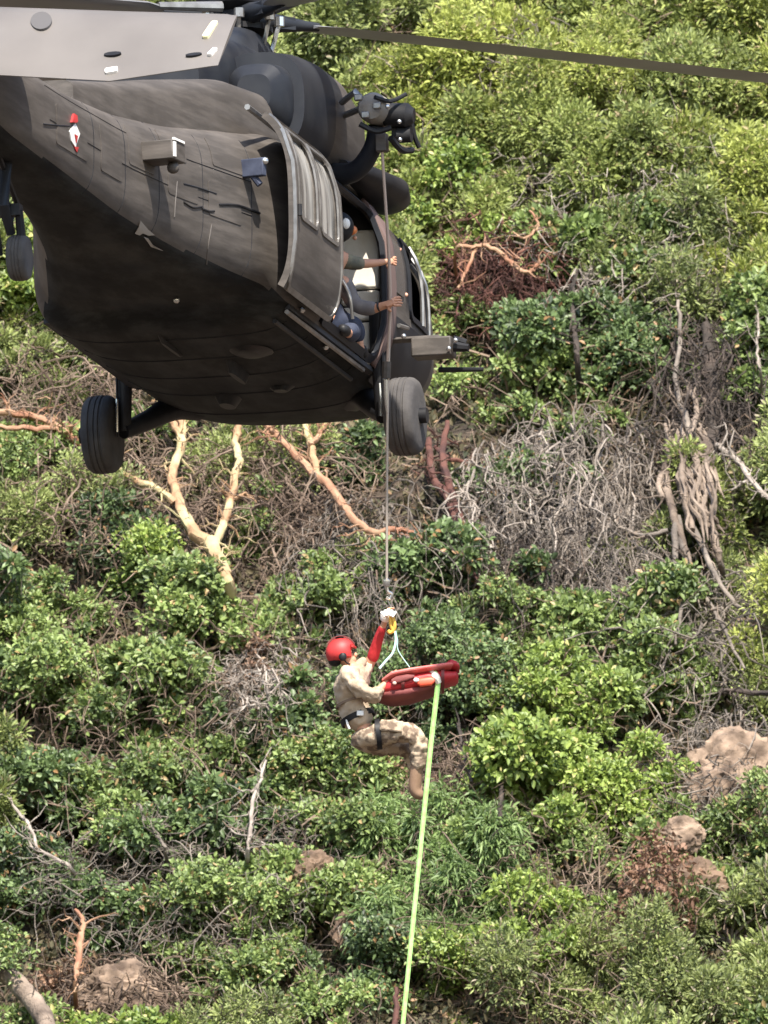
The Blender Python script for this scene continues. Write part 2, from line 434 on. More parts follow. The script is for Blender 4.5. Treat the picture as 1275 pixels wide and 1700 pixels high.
for i in range(7):
    SH.append((-130+random.uniform(-15, 15), -60+i*290, 130, 150, ['A', 'AD', 'C'][i % 3], 'shrub outside the left edge '+LV[i]))
    SH.append((1400+random.uniform(-15, 15), -60+i*290, 130, 150, ['CG', 'CY', 'A'][i % 3], 'shrub outside the right edge '+LV[i]))
    SH.append((-20+i*220, 1810, 140, 100, ['A', 'AB', 'CG'][i % 3], 'shrub outside the bottom edge '+LB[i]))
for (a, b, rx, ry, k, lab) in SH:
    outside = 'outside' in lab
    tall = 1.25 if k in ('C', 'CY', 'CG') and b < 700 else 1.0
    plant(a, b, rx*1.3, ry*1.32*tall, k, lab, lift=1.3 if k == 'R' else .45, group='shrubs growing on the slope',
          dens=.75 if outside else (.55 if k in ('D', 'R') else 1.0))

# ------------------------------------------------------------------ woody things picked out one by one
def wood(name, cat, label, limbs, m, off=.75, seg=9, parts=('trunk', 'branch'), bev=0, grain=0):
    """limbs: list of (pixel points, radii in px)"""
    root = None; allL = []
    for i, (pts, rs) in enumerate(limbs):
        o0 = .27+off if not isinstance(off, (list, tuple)) else .27+off[i]
        W = [hit(p[0], p[1], o0+(p[2] if len(p) > 2 else 0)) for p in pts]
        if root is None:
            b = W[0]; root = empty(name, Vector((b.x, b.y, b.z)), label, cat)
            g = Vector((b.x+.05, b.y+off_y(o0), 0)); g.z = hz(g.x, g.y)-.1
            W = [g]+W; rs = [rs[0]*1.15]+list(rs)
        L = smoothline([p-root.location for p in W], 5)
        L = [p+Vector((random.gauss(0, .006), random.gauss(0, .006), random.gauss(0, .006))) for p in L]
        allL.append((L, sum(rs)/len(rs)))
        bm = bmesh.new(); add_tube(bm, L, [.70*r/KB for r in lerp_r(rs, len(L))], seg, wob=.07)
        obj(parts[0] if i == 0 else parts[1], bm, m if not isinstance(m, list) else m[min(i, len(m)-1)], root)
    bm = bmesh.new()
    for W2, r2 in allL:
        for _ in range(max(2, len(W2)//2)):
            j = random.randrange(1, len(W2)-1); d = (W2[j+1]-W2[j-1]).normalized()*.5+Vector((random.gauss(0, .7), random.gauss(-.3, .4), random.gauss(.1, .7))); l = random.uniform(.08, .35)
            q = twigline(W2[j], W2[j]+d.normalized()*l, 5, .3); r5 = min(.012, r2*.35/KB)
            add_tube(bm, q, lerp_r([r5, r5*.25], 6), 4, caps=False)
            add_tube(bm, twigline(q[3], q[3]+Vector((random.gauss(0, .08), random.gauss(0, .05), random.gauss(0, .08))), 3, .3), lerp_r([r5*.5, r5*.2], 4), 3, caps=False)
    tw = obj('twigs', bm, m if not isinstance(m, list) else m[0], root); tw['kind'] = 'stuff'
    return root
def off_y(o): return o*.75
wood('madrone_tree', 'tree', 'bare forked tree with smooth tan trunk below the helicopter belly', [
    ([(378, 965), (362, 925), (350, 900)], [15, 15, 19]),
    ([(350, 903), (320, 880), (298, 835), (290, 810), (287, 780), (302, 740), (296, 715), (280, 690), (262, 655), (255, 600)], [19, 15, 12, 12, 11, 11, 9, 8, 7, 5]),
    ([(300, 745), (303, 705), (292, 680), (300, 650), (310, 600)], [9, 9, 8, 7, 5]),
    ([(290, 835), (262, 812), (228, 800), (198, 780), (170, 750)], [10, 8, 8, 8, 7]),
    ([(356, 905), (372, 868), (383, 830), (388, 795), (397, 765), (391, 735), (396, 700), (400, 650), (396, 600)], [11, 10, 10, 10, 9, 9, 9, 8, 6]),
    ([(385, 830), (400, 822), (410, 818)], [6, 4, 2])], M['madrone'], .85)
wood('madrone_tree', 'tree', 'orange barked branch reaching in from the left edge to the left main wheel', [
    ([(-60, 690), (0, 685), (60, 692), (100, 712), (135, 738), (170, 755)], [8, 8, 9, 10, 9, 7]),
    ([(-50, 700), (0, 708), (50, 712), (100, 710)], [6, 6, 7, 5]),
    ([(100, 712), (125, 712), (150, 720)], [7, 7, 5])], M['madrone_red'], .8)
wood('madrone_tree', 'tree', 'leaning red and yellow tree right of the forked one, crossing behind the hoist cable', [
    ([(708, 903), (690, 888), (660, 878), (625, 884), (595, 868), (570, 840), (545, 805), (520, 785), (490, 755), (462, 725), (435, 700), (410, 660)], [4, 6, 7, 8, 9, 10, 11, 10, 9, 8, 7, 5]),
    ([(528, 790), (522, 765), (516, 735), (508, 712), (500, 670)], [9, 8, 8, 7, 6]),
    ([(516, 738), (530, 720), (540, 700), (550, 660)], [7, 7, 6, 5])], [M['madrone_red'], M['madrone'], M['madrone_red']], .8)
wood('bare_branch', 'branch', 'bright orange twisting branch high on the right slope', [
    ([(755, 418), (780, 410), (805, 408), (830, 420), (850, 438), (868, 450), (882, 450), (896, 434)], [4, 5, 5, 6, 6, 5, 5, 3]),
    ([(760, 480), (775, 450), (790, 415)], [3, 4, 4]),
    ([(880, 350), (893, 375), (870, 395), (850, 385)], [3, 3, 3, 2])], M['madrone_red'], .95)
wood('dead_tree', 'tree', 'maroon barked trunk below and right of the right main wheel', [
    ([(790, 965), (775, 920), (762, 860), (745, 800), (735, 760), (742, 700)], [5, 7, 9, 10, 9, 6]),
    ([(770, 900), (745, 830), (718, 790), (712, 730)], [9, 10, 9, 7]),
    ([(720, 740), (745, 762), (778, 765)], [5, 6, 4])], M['maroon'], .35)
wood('weathered_tree', 'tree', 'thick weathered split trunk of pale wood standing on the right', [
    ([(1195, 930), (1180, 880), (1160, 840), (1140, 800), (1128, 760), (1120, 735)], [8, 13, 20, 26, 22, 12]),
    ([(1150, 940), (1136, 900), (1120, 860), (1106, 800), (1110, 745), (1105, 705)], [3, 7, 9, 10, 9, 5]),
    ([(1190, 905), (1172, 850), (1160, 800), (1172, 750), (1185, 690), (1180, 620), (1172, 540)], [7, 10, 15, 19, 20, 17, 12]),
    ([(1150, 880), (1135, 820), (1133, 770), (1150, 720), (1156, 670), (1140, 640)], [7, 9, 8, 7, 6, 4]),
    ([(1145, 830), (1150, 770), (1140, 700), (1122, 640), (1130, 560), (1125, 500)], [6, 8, 8, 6, 5, 4]),
    ([(1100, 830), (1094, 800), (1108, 770)], [5, 7, 6]),
    ([(1125, 860), (1140, 930), (1165, 980), (1200, 1040), (1235, 1110)], [9, 8, 7, 5, 3]),
    ([(1120, 870), (1122, 950), (1130, 1010), (1120, 1070)], [8, 7, 5, 3]),
    ([(1108, 880), (1070, 890), (1040, 880), (1010, 860)], [6, 5, 4, 3]),
    ([(1150, 870), (1190, 960), (1230, 1010), (1290, 1050)], [8, 6, 5, 3])],
    [M['weathered'], M['weathered'], M['dark_bark'], M['weathered'], M['grey_bark'], M['weathered'], M['grey_bark']], [.7, .85, .55, .95, .8, .9, .8, .8, .8, .8], seg=12)
def strands():
    t = [o for o in bpy.data.objects if o.name == 'weathered_tree'][0]; bm = bmesh.new()
    for i in range(46):
        y0 = random.uniform(690, 800); x0 = 1130+random.uniform(-16, 40)+(y0-740)*.1; L = random.uniform(50, 120); o = random.uniform(1.1, 1.35)
        pts = [hit(x0+(k/5)*L*random.uniform(.1, .35)+random.gauss(0, 4), y0+L*k/5, o-.12*k/5) for k in range(6)]
        add_tube(bm, [p-t.location for p in smoothline(pts, 3)], lerp_r([.006, .022, .02, .006], 16), 5, caps=False)
    o = obj('bark_strips', bm, M['weathered'], t); o['kind'] = 'stuff'
strands()
wood('bare_branch', 'branch', 'bare pale grey branch forking in from the right edge', [
    ([(1310, 845), (1275, 828), (1250, 800), (1225, 765), (1205, 748), (1190, 738)], [6, 6, 6, 6, 6, 5]),
    ([(1250, 798), (1230, 803), (1215, 815)], [3, 3, 2])], M['pale_bark'], 1.0)
wood('bare_branch', 'branch', 'slim pale stem rising at the right edge of the upper slope', [
    ([(1262, 620), (1256, 580), (1260, 540), (1255, 500)], [3, 3, 3, 2])], M['pale_bark'], 1.0)
wood('sapling', 'sapling', 'thin pale sapling with side twigs in the lower left brush', [
    ([(412, 1420), (416, 1370), (420, 1330), (432, 1295), (441, 1262)], [5, 5, 5, 4, 3]),
    ([(418, 1385), (400, 1386), (380, 1376)], [3, 2, 2]), ([(425, 1315), (408, 1312), (395, 1316)], [3, 2, 2])], M['pale_bark'], .95)
wood('sapling', 'sapling', 'bent pale stem near the left edge of the lower slope', [
    ([(122, 1445), (100, 1430), (72, 1415), (50, 1405)], [5, 5, 4, 3]), ([(62, 1408), (52, 1375), (32, 1350), (14, 1325)], [4, 4, 4, 3])], M['pale_bark'], 1.0)
wood('sapling', 'sapling', 'short pale stem leaning among leaves right of the bent stem', [
    ([(275, 1415), (262, 1390), (245, 1370), (232, 1335)], [4, 4, 4, 3])], M['grey_bark'], .95)
wood('fallen_log', 'log', 'thick brown log in the bottom left corner', [
    ([(90, 1740), (72, 1690), (45, 1650), (10, 1618), (-40, 1590), (-90, 1580)], [20, 23, 24, 22, 21, 20])], M['weathered'], 1.15, seg=14)
wood('bare_branch', 'branch', 'dark angular dead stem in the lower middle right of the rope', [
    ([(830, 1370), (832, 1310), (828, 1270), (826, 1245), (850, 1232), (868, 1228)], [5, 6, 5, 5, 6, 3]),
    ([(828, 1250), (842, 1268)], [5, 3])], M['dark_bark'], .8)
wood('bare_branch', 'branch', 'dark slanting stem between the green rope and the angular dead stem', [
    ([(785, 1305), (776, 1275), (768, 1240), (762, 1200)], [5, 5, 5, 4])], M['dark_bark'], .8)
wood('bare_branch', 'branch', 'dark root reaching along the right edge above the rock face', [
    ([(1300, 1160), (1250, 1150), (1205, 1146), (1190, 1150)], [7, 7, 5, 3])], M['dark_bark'], .7)
wood('bare_branch', 'branch', 'dark thin trunk hanging above the dead tangle', [
    ([(958, 600), (955, 560), (950, 500), (957, 450)], [7, 7, 6, 5])], M['dark_bark'], .7)
wood('sapling', 'sapling', 'red barked stem standing in the lower left brush', [
    ([(125, 1640), (130, 1600), (134, 1560), (138, 1530), (125, 1510)], [6, 8, 9, 6, 4])], M['madrone_red'], .9)
wood('sapling', 'sapling', 'short red stem at the bottom edge just left of the green rope', [
    ([(655, 1720), (657, 1680), (658, 1640)], [7, 7, 5])], M['maroon'], .9)

# dead vines and tangles, each one countable mass a thing of its own
def tangle(label, cx, cy, w_, h_, n, m, name='dead_bush', hang=True, off=(.3, 1.0), r0=.004, r1=.012, Lh=(.25, .8)):
    root = empty(name, hit(cx, cy+h_*.4, .1), label, 'dead bush')
    bm = bmesh.new(); main = 0
    for i in range(n):
        a = random.uniform(-1, 1); b_ = random.uniform(-1, 1)
        if a*a+b_*b_ > 1: continue
        px, py = cx+a*w_, cy+b_*h_
        o = (.22+random.uniform(*off))*(1-.35*(a*a+b_*b_))
        L = random.uniform(*Lh)*KB
        if hang: q = (px+random.gauss(0, .13)*L, py+L)
        else:
            th = random.uniform(0, math.pi); q = (px+math.cos(th)*L, py+math.sin(th)*L)
        P, Q = hit(px, py, o), hit(q[0], q[1], o*random.uniform(.6, 1))
        ln = smoothline(twigline(P, Q, 8 if hang else 6, .40 if hang else .5), 2)
        rr = random.uniform(r0, r1)
        ln = [p-root.location for p in ln]
        add_tube(bm, ln, lerp_r([rr, rr*.8, rr*.2], len(ln)), 4, caps=False)
        for _ in range(2):
            j = random.randrange(2, len(ln)-1); d = (ln[j]-ln[j-1]).normalized()+Vector((random.gauss(0, .6), random.gauss(0, .4), random.gauss(0, .6)))
            add_tube(bm, twigline(ln[j], ln[j]+d.normalized()*random.uniform(.08, .28), 3, .35), lerp_r([rr*.5, rr*.15], 4), 3, caps=False)
    o = obj('twigs', bm, m, root); o['kind'] = 'stuff'
    return root
tangle('large grey mass of dead hanging vines left of the weathered trunk', 950, 780, 150, 115, 380, M['grey_bark'], Lh=(.3, 1.2), r0=.003, r1=.011)
tangle('pale upright curling stems over the front of the hanging vines', 950, 790, 130, 100, 60, M['pale_bark'], off=(.8, 1.15), Lh=(.4, 1.0), r1=.014)
tangle('grey vines hanging lower beside the dark hollow', 1010, 890, 110, 90, 260, M['grey_bark'])
tangle('pale curling dead stems at the left end of the hanging vines', 800, 820, 45, 90, 70, M['pale_bark'])
tangle('grey dead twigs spilling down the slope under the weathered trunk', 1160, 1030, 120, 95, 260, M['grey_bark'], hang=False, Lh=(.3, .9))
tangle('dark vertical dead twigs behind the top of the weathered trunk', 1180, 620, 80, 110, 260, M['dark_bark'], Lh=(.5, 1.1))
tangle('brown dead brush behind the forked tan tree', 200, 790, 180, 110, 420, M['twig'], hang=False, off=(.3, 1.0), Lh=(.2, .6))
tangle('brown dead brush between the forked tree and the leaning tree', 470, 800, 120, 110, 300, M['twig'], hang=False, off=(.3, 1.0), Lh=(.2, .6))
tangle('grey brown dead brush under the leaning tree', 600, 900, 110, 80, 190, M['grey_bark'], hang=True, off=(.2, .6), Lh=(.3, .8))
tangle('thin bare twigs left of the left main wheel', 110, 640, 110, 80, 220, M['twig'], hang=False, off=(.3, .9))
tangle('reddish bare twigs around the orange branch', 830, 440, 110, 80, 300, M['maroon'], hang=False, off=(.3, .8), Lh=(.2, .6))
tangle('dark twigs in the hollow beneath the hanging vines', 860, 930, 70, 60, 120, M['dark_bark'], hang=False)
tangle('tan bare twigs in the gap left of the rescuer', 430, 1130, 50, 70, 140, M['pale_bark'], hang=False, off=(.5, 1.0), Lh=(.15, .4))
tangle('bare brown twigs by the rescuer boot', 750, 1290, 70, 60, 150, M['twig'], hang=False, off=(.4, .9), Lh=(.2, .5))
tangle('bare twigs over the rock face at the right edge', 1200, 1270, 100, 100, 300, M['grey_bark'], hang=False, off=(.5, .9), Lh=(.2, .5))
tangle('thin dead stems in the lower left corner beside the log', 200, 1640, 110, 60, 220, M['twig'], hang=False, off=(.3, .8), Lh=(.2, .5))
tangle('bare grey twigs near the top edge above the blade', 860, 60, 110, 60, 160, M['grey_bark'], hang=False, off=(.7, 1.1), Lh=(.2, .6))
tangle('sparse brown dead stems of the lower right slope', 900, 1450, 280, 200, 260, M['twig'], hang=False, off=(.6, 1.05), r0=.003, r1=.008, Lh=(.2, .6))
tangle('sparse brown dead stems of the middle left slope', 250, 1130, 260, 150, 240, M['twig'], hang=False, off=(.6, 1.05), r0=.003, r1=.008, Lh=(.2, .6))
tangle('fine bare twigs of the lower left slope', 300, 1440, 260, 130, 330, M['grey_bark'], hang=False, off=(.6, 1.05), r0=.003, r1=.008, Lh=(.2, .6))
tangle('fine bare twigs of the upper right slope', 1050, 330, 220, 180, 300, M['pale_bark'], hang=False, off=(.7, 1.1), r0=.003, r1=.008, Lh=(.15, .5))

def rock(label, px, py, rx, ry, m, off=.25, seed=0, name='rock'):
    bm = bmesh.new(); bmesh.ops.create_icosphere(bm, subdivisions=5, radius=1)
    for v in bm.verts:
        p = v.co.copy()
        a = noise.noise(p*1.1+Vector((seed, 0, 0)))*.35+abs(noise.noise(p*2.6+Vector((seed, 5, 0))))*-.30+noise.noise(p*7+Vector((0, seed, 0)))*.09+noise.noise(p*16)*.05-abs(noise.noise(p*4.5+Vector((9, seed, 2))))*.16
        q = p*(1+a); v.co = Vector((q.x*rx/KB, q.y*.30*(rx+ry)/KB, q.z*ry/KB))
    c = hit(px, py, off+.18); o = obj(name, bm, m, None); o.location = c
    tag(o, label, 'rock'); return o
rock('large tan rock face at the right edge of the lower slope', 1225, 1305, 125, 100, M['rock'], .45, 1)
rock('small tan rock under the rock face', 1130, 1385, 40, 35, M['rock'], .6, 2)
rock('brown crumbling boulder at the right below the rock face', 1150, 1465, 60, 45, M['rock2'], .5, 3)
rock('brown rock in the gap left of the green rope', 515, 1445, 45, 38, M['rock2'], .5, 4)
rock('dark brown rock near the foot of the feathery shrub', 590, 1545, 40, 40, M['rock2'], .4, 5)
rock('brown rock at the left edge of the lower slope', 30, 1318, 38, 20, M['rock2'], .6, 6)
rock('pale dusty boulder at the bottom left beside the log', 200, 1650, 75, 55, M['rock'], .35, 7)
rock('pale rock at the right edge below the grey twigs', 1245, 1055, 60, 30, M['rock'], .4, 8)
# ------------------------------------------------------------------ helicopter: local X forward, Y left, Z up, origin under the main wheels
PX0 = at(422, 771, DH)
HM = Matrix.Translation(PX0) @ Matrix.Rotation(R(90-13.4), 4, 'Z') @ Matrix.Rotation(R(-4), 4, 'Y')
def HW(x, yr, z): return HM @ Vector((x, -yr, z))      # yr = to the right
ST = np.array([  # x, half width, bottom, top, squareness
 (-13.2, .14, 1.55, 1.90, 2.6), (-12.0, .17, 1.40, 1.88, 2.6), (-11.0, .21, 1.22, 1.86, 2.8), (-10.0, .28, 1.05, 1.84, 3.0), (-8.0, .38, .98, 1.84, 3.2), (-6.5, .47, .90, 1.93, 3.5),
 (-5.3, .65, .83, 2.06, 3.8), (-4.3, .89, .76, 2.20, 4.2), (-3.52, 1.08, .74, 2.29, 4.6), (-3.36, 1.15, .62, 2.31, 5.0), (-3.2, 1.18, .60, 2.33, 5.0), (-2.2, 1.235, .56, 2.42, 3.7), (-.5, 1.24, .54, 2.44, 3.3), (.6, 1.24, .55, 2.42, 3.2),
 (1.4, 1.22, .62, 2.36, 3.4), (2.2, 1.12, .75, 2.05, 3.1), (3.0, .92, .93, 1.80, 2.8), (3.8, .60, 1.08, 1.62, 2.5), (4.25, .28, 1.2, 1.5, 2.3), (4.35, .08, 1.3, 1.4, 2.2)])
def sec(x):
    k = np.array([x-.12, x-.06, x, x+.06, x+.12]) if -4.3 < x < -2.8 else np.array([x-.3, x-.15, x, x+.15, x+.3]) if -12 < x < 3.2 else np.array([x])
    return [float(np.interp(k, ST[:, 0], ST[:, j]).mean()) for j in range(1, 5)]
def ring(w, zb, zt, n, N=64):
    zc, h = (zb+zt)/2, (zt-zb)/2; out = []
    for k in range(N):
        t = 2*math.pi*(k+.5)/N; c, s = math.cos(t), math.sin(t)
        out.append((w*math.copysign(abs(c)**(2/n), c), zc+h*math.copysign(abs(s)**(2/n), s)))
    return out
def side_y(x, z, S_=None):
    w, zb, zt, n = S_ or sec(x); zc, h = (zb+zt)/2, (zt-zb)/2
    q = min(.9995, abs((z-zc)/h)); return w*(1-q**n)**(1/n)
def side_p(x, z, off=0, sg=1, S_=None):
    """point on the right (sg=1) or left side, pushed out; local coordinates"""
    y = side_y(x, z, S_); e = .02
    dy = (side_y(x, z+e, S_)-side_y(x, z-e, S_))/(2*e)
    dx = 0 if S_ else (side_y(x+e, z)-side_y(x-e, z))/(2*e)
    n = Vector((-dx, 1, -dy)).normalized()
    p = Vector((x, y, z))+n*off
    return Vector((p.x, -p.y*sg, p.z))
def patch(bm, outline, off, th=.012, sg=1, rings=4, S_=None, sub=6):
    """a plate following the fuselage side; outline = list of (x, z)"""
    o = []
    for i in range(len(outline)):
        a, b = outline[i], outline[(i+1) % len(outline)]
        for j in range(sub): o.append((a[0]+(b[0]-a[0])*j/sub, a[1]+(b[1]-a[1])*j/sub))
    cx = sum(p[0] for p in o)/len(o); cz = sum(p[1] for p in o)/len(o)
    lay = []
    for d in (off+th, off):
        L = [bm.verts.new(side_p(cx, cz, d, sg, S_))]; Rn = []
        for r in range(1, rings+1):
            s = r/rings; Rn.append([bm.verts.new(side_p(cx+(p[0]-cx)*s, cz+(p[1]-cz)*s, d, sg, S_)) for p in o])
        n = len(o)
        for k in range(n): bm.faces.new((L[0], Rn[0][k], Rn[0][(k+1) % n]))
        for r in range(rings-1):
            for k in range(n): bm.faces.new((Rn[r][k], Rn[r+1][k], Rn[r+1][(k+1) % n], Rn[r][(k+1) % n]))
        lay.append(Rn[-1])
    n = len(o)
    for k in range(n): bm.faces.new((lay[0][k], lay[1][k], lay[1][(k+1) % n], lay[0][(k+1) % n]))
def rrect(x0, x1, z0, z1, r=.06, k=3, sk=0):
    out = []
    for (cx, cz, a0) in ((x1-r, z1-r, 0), (x0+r, z1-r, 90), (x0+r, z0+r, 180), (x1-r, z0+r, 270)):
        for j in range(k+1):
            a = R(a0+90*j/k); z = cz+r*math.sin(a); out.append((cx+r*math.cos(a)+sk*(z-z0), z))
    return out
def frame(bm, x0, x1, z0, z1, wd, off, th, sg=1, S_=None, r=.08, sk=0):
    """a flat ring of width wd round an opening, following the side"""
    A = rrect(x0-wd, x1+wd, z0-wd, z1+wd, r+wd, 4, sk); B = rrect(x0, x1, z0, z1, r, 4, sk)
    A = [A[i] for i in range(len(A))]; n = len(A); q = []
    def dens(o):
        out = []
        for i in range(len(o)):
            a, b = o[i], o[(i+1) % len(o)]
            for j in range(5): out.append((a[0]+(b[0]-a[0])*j/5, a[1]+(b[1]-a[1])*j/5))
        return out
    A, B = dens(A), dens(B); n = len(A)
    V = [[bm.verts.new(side_p(p[0], p[1], d, sg, S_)) for p in o] for (o, d) in ((A, off), (A, off+th), (B, off+th), (B, off))]
    for i in range(4):
        for k in range(n): bm.faces.new((V[i][k], V[(i+1) % 4][k], V[(i+1) % 4][(k+1) % n], V[i][(k+1) % n]))

M['olive'] = mat('flat olive drab aircraft paint', (.074, .065, .058), .5, c2=(.096, .084, .075), scale=1.7, bump=.06, bscale=5, spec=.3)
M['olive_shade'] = mat('mottled belly paint with shade darkened in', (.018, .020, .023), .75, c2=(.038, .039, .038), scale=1.3, bump=.1, bscale=6, spec=.15)  # hull paint darkened to carry the shade of the underside, plus random mottling
M['olive_dark'] = mat('dark sooty paint', (.012, .014, .020), .5, c2=(.026, .028, .033), scale=2.5, spec=.25)
def weather(m, dark=.55, sc=(.7, 2, 7)):
    n = m.node_tree.nodes; L = m.node_tree.links; p = n['Principled BSDF']; src = p.inputs['Base Color'].links[0].from_socket
    tc = n.new('ShaderNodeTexCoord'); mp = n.new('ShaderNodeMapping'); mp.inputs['Scale'].default_value = sc
    t = n.new('ShaderNodeTexNoise'); t.inputs['Scale'].default_value = 1.6; t.inputs['Detail'].default_value = 7; t.inputs['Roughness'].default_value = .65
    L.new(tc.outputs['Object'], mp.inputs[0]); L.new(mp.outputs[0], t.inputs['Vector'])
    mr = n.new('ShaderNodeMapRange'); mr.inputs[1].default_value = .42; mr.inputs[2].default_value = .62; mr.inputs[3].default_value = dark; mr.inputs[4].default_value = 1.25
    L.new(t.outputs[0], mr.inputs[0]); vm = n.new('ShaderNodeVectorMath'); vm.operation = 'SCALE'
    L.new(src, vm.inputs[0]); L.new(mr.outputs[0], vm.inputs['Scale']); L.new(vm.outputs[0], p.inputs['Base Color'])
weather(M['olive'], .78); weather(M['olive_shade'], .5)
M['black'] = mat('black metal', (.009, .009, .011), .5, c2=(.022, .022, .024), scale=6, spec=.25)
M['rubber'] = mat('black rubber', (.020, .020, .022), .75, c2=(.05, .047, .045), scale=5, bump=.15, bscale=30)
M['rubber_lit'] = mat('rubber lightened for sunlight', (.050, .046, .046), .8, c2=(.085, .078, .075), scale=5, bump=.15, bscale=30)  # lighter copy of the tyre rubber, sunlight put into the colour
M['bare'] = mat('bare grey metal', (.33, .32, .31), .35, .7, c2=(.20, .19, .18), scale=8)
M['steel'] = mat('bright steel', (.62, .62, .62), .25, .9)
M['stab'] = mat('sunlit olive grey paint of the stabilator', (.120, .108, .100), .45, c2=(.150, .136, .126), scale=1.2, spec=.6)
M['blade'] = mat('grey rotor blade', (.20, .20, .205), .4, c2=(.26, .26, .265), scale=2)
M['blade_edge'] = mat('abraded metal blade edge', (.30, .30, .31), .35, .5)
M['beige'] = mat('beige quilted cabin lining', (.68, .64, .57), .8, c2=(.58, .54, .47), scale=5, bump=.2, bscale=8)
M['paled'] = mat('pale sun patch paint', (.34, .31, .28), .7)  # pale tone for the sun patches painted on the hull side
M['yellow'] = mat('pale yellow formation light', (.85, .80, .48), .4)
M['white'] = mat('white paint', (.80, .79, .76), .5)
M['red'] = mat('scuffed red paint', (.56, .035, .035), .55, c2=(.42, .03, .03), scale=14)
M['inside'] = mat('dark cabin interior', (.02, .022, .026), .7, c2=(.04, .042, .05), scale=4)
M['navy'] = mat('navy flight clothing', (.020, .026, .050), .8, c2=(.045, .055, .09), scale=9)
M['greysleeve'] = mat('grey sleeve cloth', (.12, .11, .115), .85, c2=(.19, .175, .17), scale=9)
M['skin'] = mat('skin', (.52, .27, .17), .55)
M['tan'] = mat('tan work shirt', (.50, .40, .30), .85, c2=(.33, .25, .175), scale=8, bump=.8, bscale=9)
M['camo'] = mat('tan and brown patterned trousers', (.46, .36, .26), .85, c2=(.17, .12, .085), scale=13, bump=.5, bscale=10, lo=.44, hi=.56)
M['boot'] = mat('brown boot leather', (.20, .12, .075), .7, c2=(.27, .17, .11), scale=9)
M['cable'] = mat('steel hoist cable', (.42, .36, .31), .5, .4)
M['rope'] = mat('fluorescent yellow green rope', (.40, .76, .20), .6, c2=(.52, .84, .34), scale=20)
M['bagred'] = mat('red rescue fabric', (.55, .030, .035), .55, c2=(.40, .02, .025), scale=5, bump=.5, bscale=9)
M['bagpink'] = mat('faded red fabric', (.66, .20, .18), .6, c2=(.62, .12, .11), scale=6, bump=.4, bscale=9)
M['bagdark'] = mat('dark maroon fabric', (.15, .028, .028), .7, c2=(.20, .05, .045), scale=5, bump=.4, bscale=9)
gm = bpy.data.materials.new('window glass'); gm.use_nodes = True
gp = gm.node_tree.nodes['Principled BSDF']; gp.inputs['Base Color'].default_value = (.10, .10, .105, 1); gp.inputs['Roughness'].default_value = .12
gp.inputs['Specular IOR Level'].default_value = 1.0; gp.inputs['Metallic'].default_value = .35
M['glass'] = gm
gs = bpy.data.materials.new('window glass with painted reflections'); gs.use_nodes = True
gn = gs.node_tree.nodes; gp = gn['Principled BSDF']
tc = gn.new('ShaderNodeTexCoord'); mp = gn.new('ShaderNodeMapping'); mp.inputs['Scale'].default_value = (5, 5, .8)
tn = gn.new('ShaderNodeTexNoise'); tn.inputs['Scale'].default_value = 1.5  # pale upright streaks painted into the glass colour stand for reflections
rp = gn.new('ShaderNodeValToRGB'); rp.color_ramp.elements[0].position = .38; rp.color_ramp.elements[0].color = (.10, .095, .09, 1)
rp.color_ramp.elements[1].position = .62; rp.color_ramp.elements[1].color = (.40, .38, .35, 1)
gl = gs.node_tree.links; gl.new(tc.outputs['Object'], mp.inputs[0]); gl.new(mp.outputs[0], tn.inputs['Vector']); gl.new(tn.outputs[0], rp.inputs[0]); gl.new(rp.outputs[0], gp.inputs['Base Color'])
gp.inputs['Roughness'].default_value = .25; gp.inputs['Specular IOR Level'].default_value = .9
M['glass_reflect'] = gs

heli = bpy.data.objects.new('helicopter', None); C.objects.link(heli); heli.matrix_world = HM
tag(heli, 'dark olive military utility helicopter hovering with its right cabin door slid open', 'helicopter')

# hull with a real door opening on the right
bm = bmesh.new(); N = 80
xs_ = np.concatenate([np.arange(-13.2, -4.3, .22), np.arange(-4.3, -2.25, .08), [-2.2, -1.9, -1.6, -1.3, -1.0, -.7, -.4, -.15], np.arange(.05, 4.3, .18), [4.35]])
rows = []
for x in xs_:
    w_, zb, zt, n_ = sec(x)
    rows.append([bm.verts.new((x, -y, z)) for (y, z) in ring(w_, zb, zt, n_, N)])
OPZ = (.80, 2.22)
for i in range(len(rows)-1):
    for k in range(N):
        f = (rows[i][k], rows[i][(k+1) % N], rows[i+1][(k+1) % N], rows[i+1][k])
        c = sum((v.co for v in f), Vector())/4
        if -2.2 < c.x < -.15 and OPZ[0] < c.z < OPZ[1] and c.y < -.6: continue
        if .75 < c.x < 1.75 and 1.35 < c.z < 2.1 and c.y < -.6: continue          # cockpit door window
        fc = bm.faces.new(f)
        nz = (f[1].co-f[0].co).cross(f[3].co-f[0].co)
        fc.material_index = 1 if c.z < .5*(sec(c.x)[1]+sec(c.x)[2])-.80*.5*(sec(c.x)[2]-sec(c.x)[1]) else 0  # lowest band of the hull gets the shade-darkened paint
bm.faces.new(rows[0]); bm.faces.new(rows[-1][::-1])
hull = obj('fuselage', bm, [M['olive'], M['olive_shade'], M['inside']], heli)
sd = hull.modifiers.new('solid', 'SOLIDIFY'); sd.thickness = .05; sd.offset = -1; sd.material_offset = 2

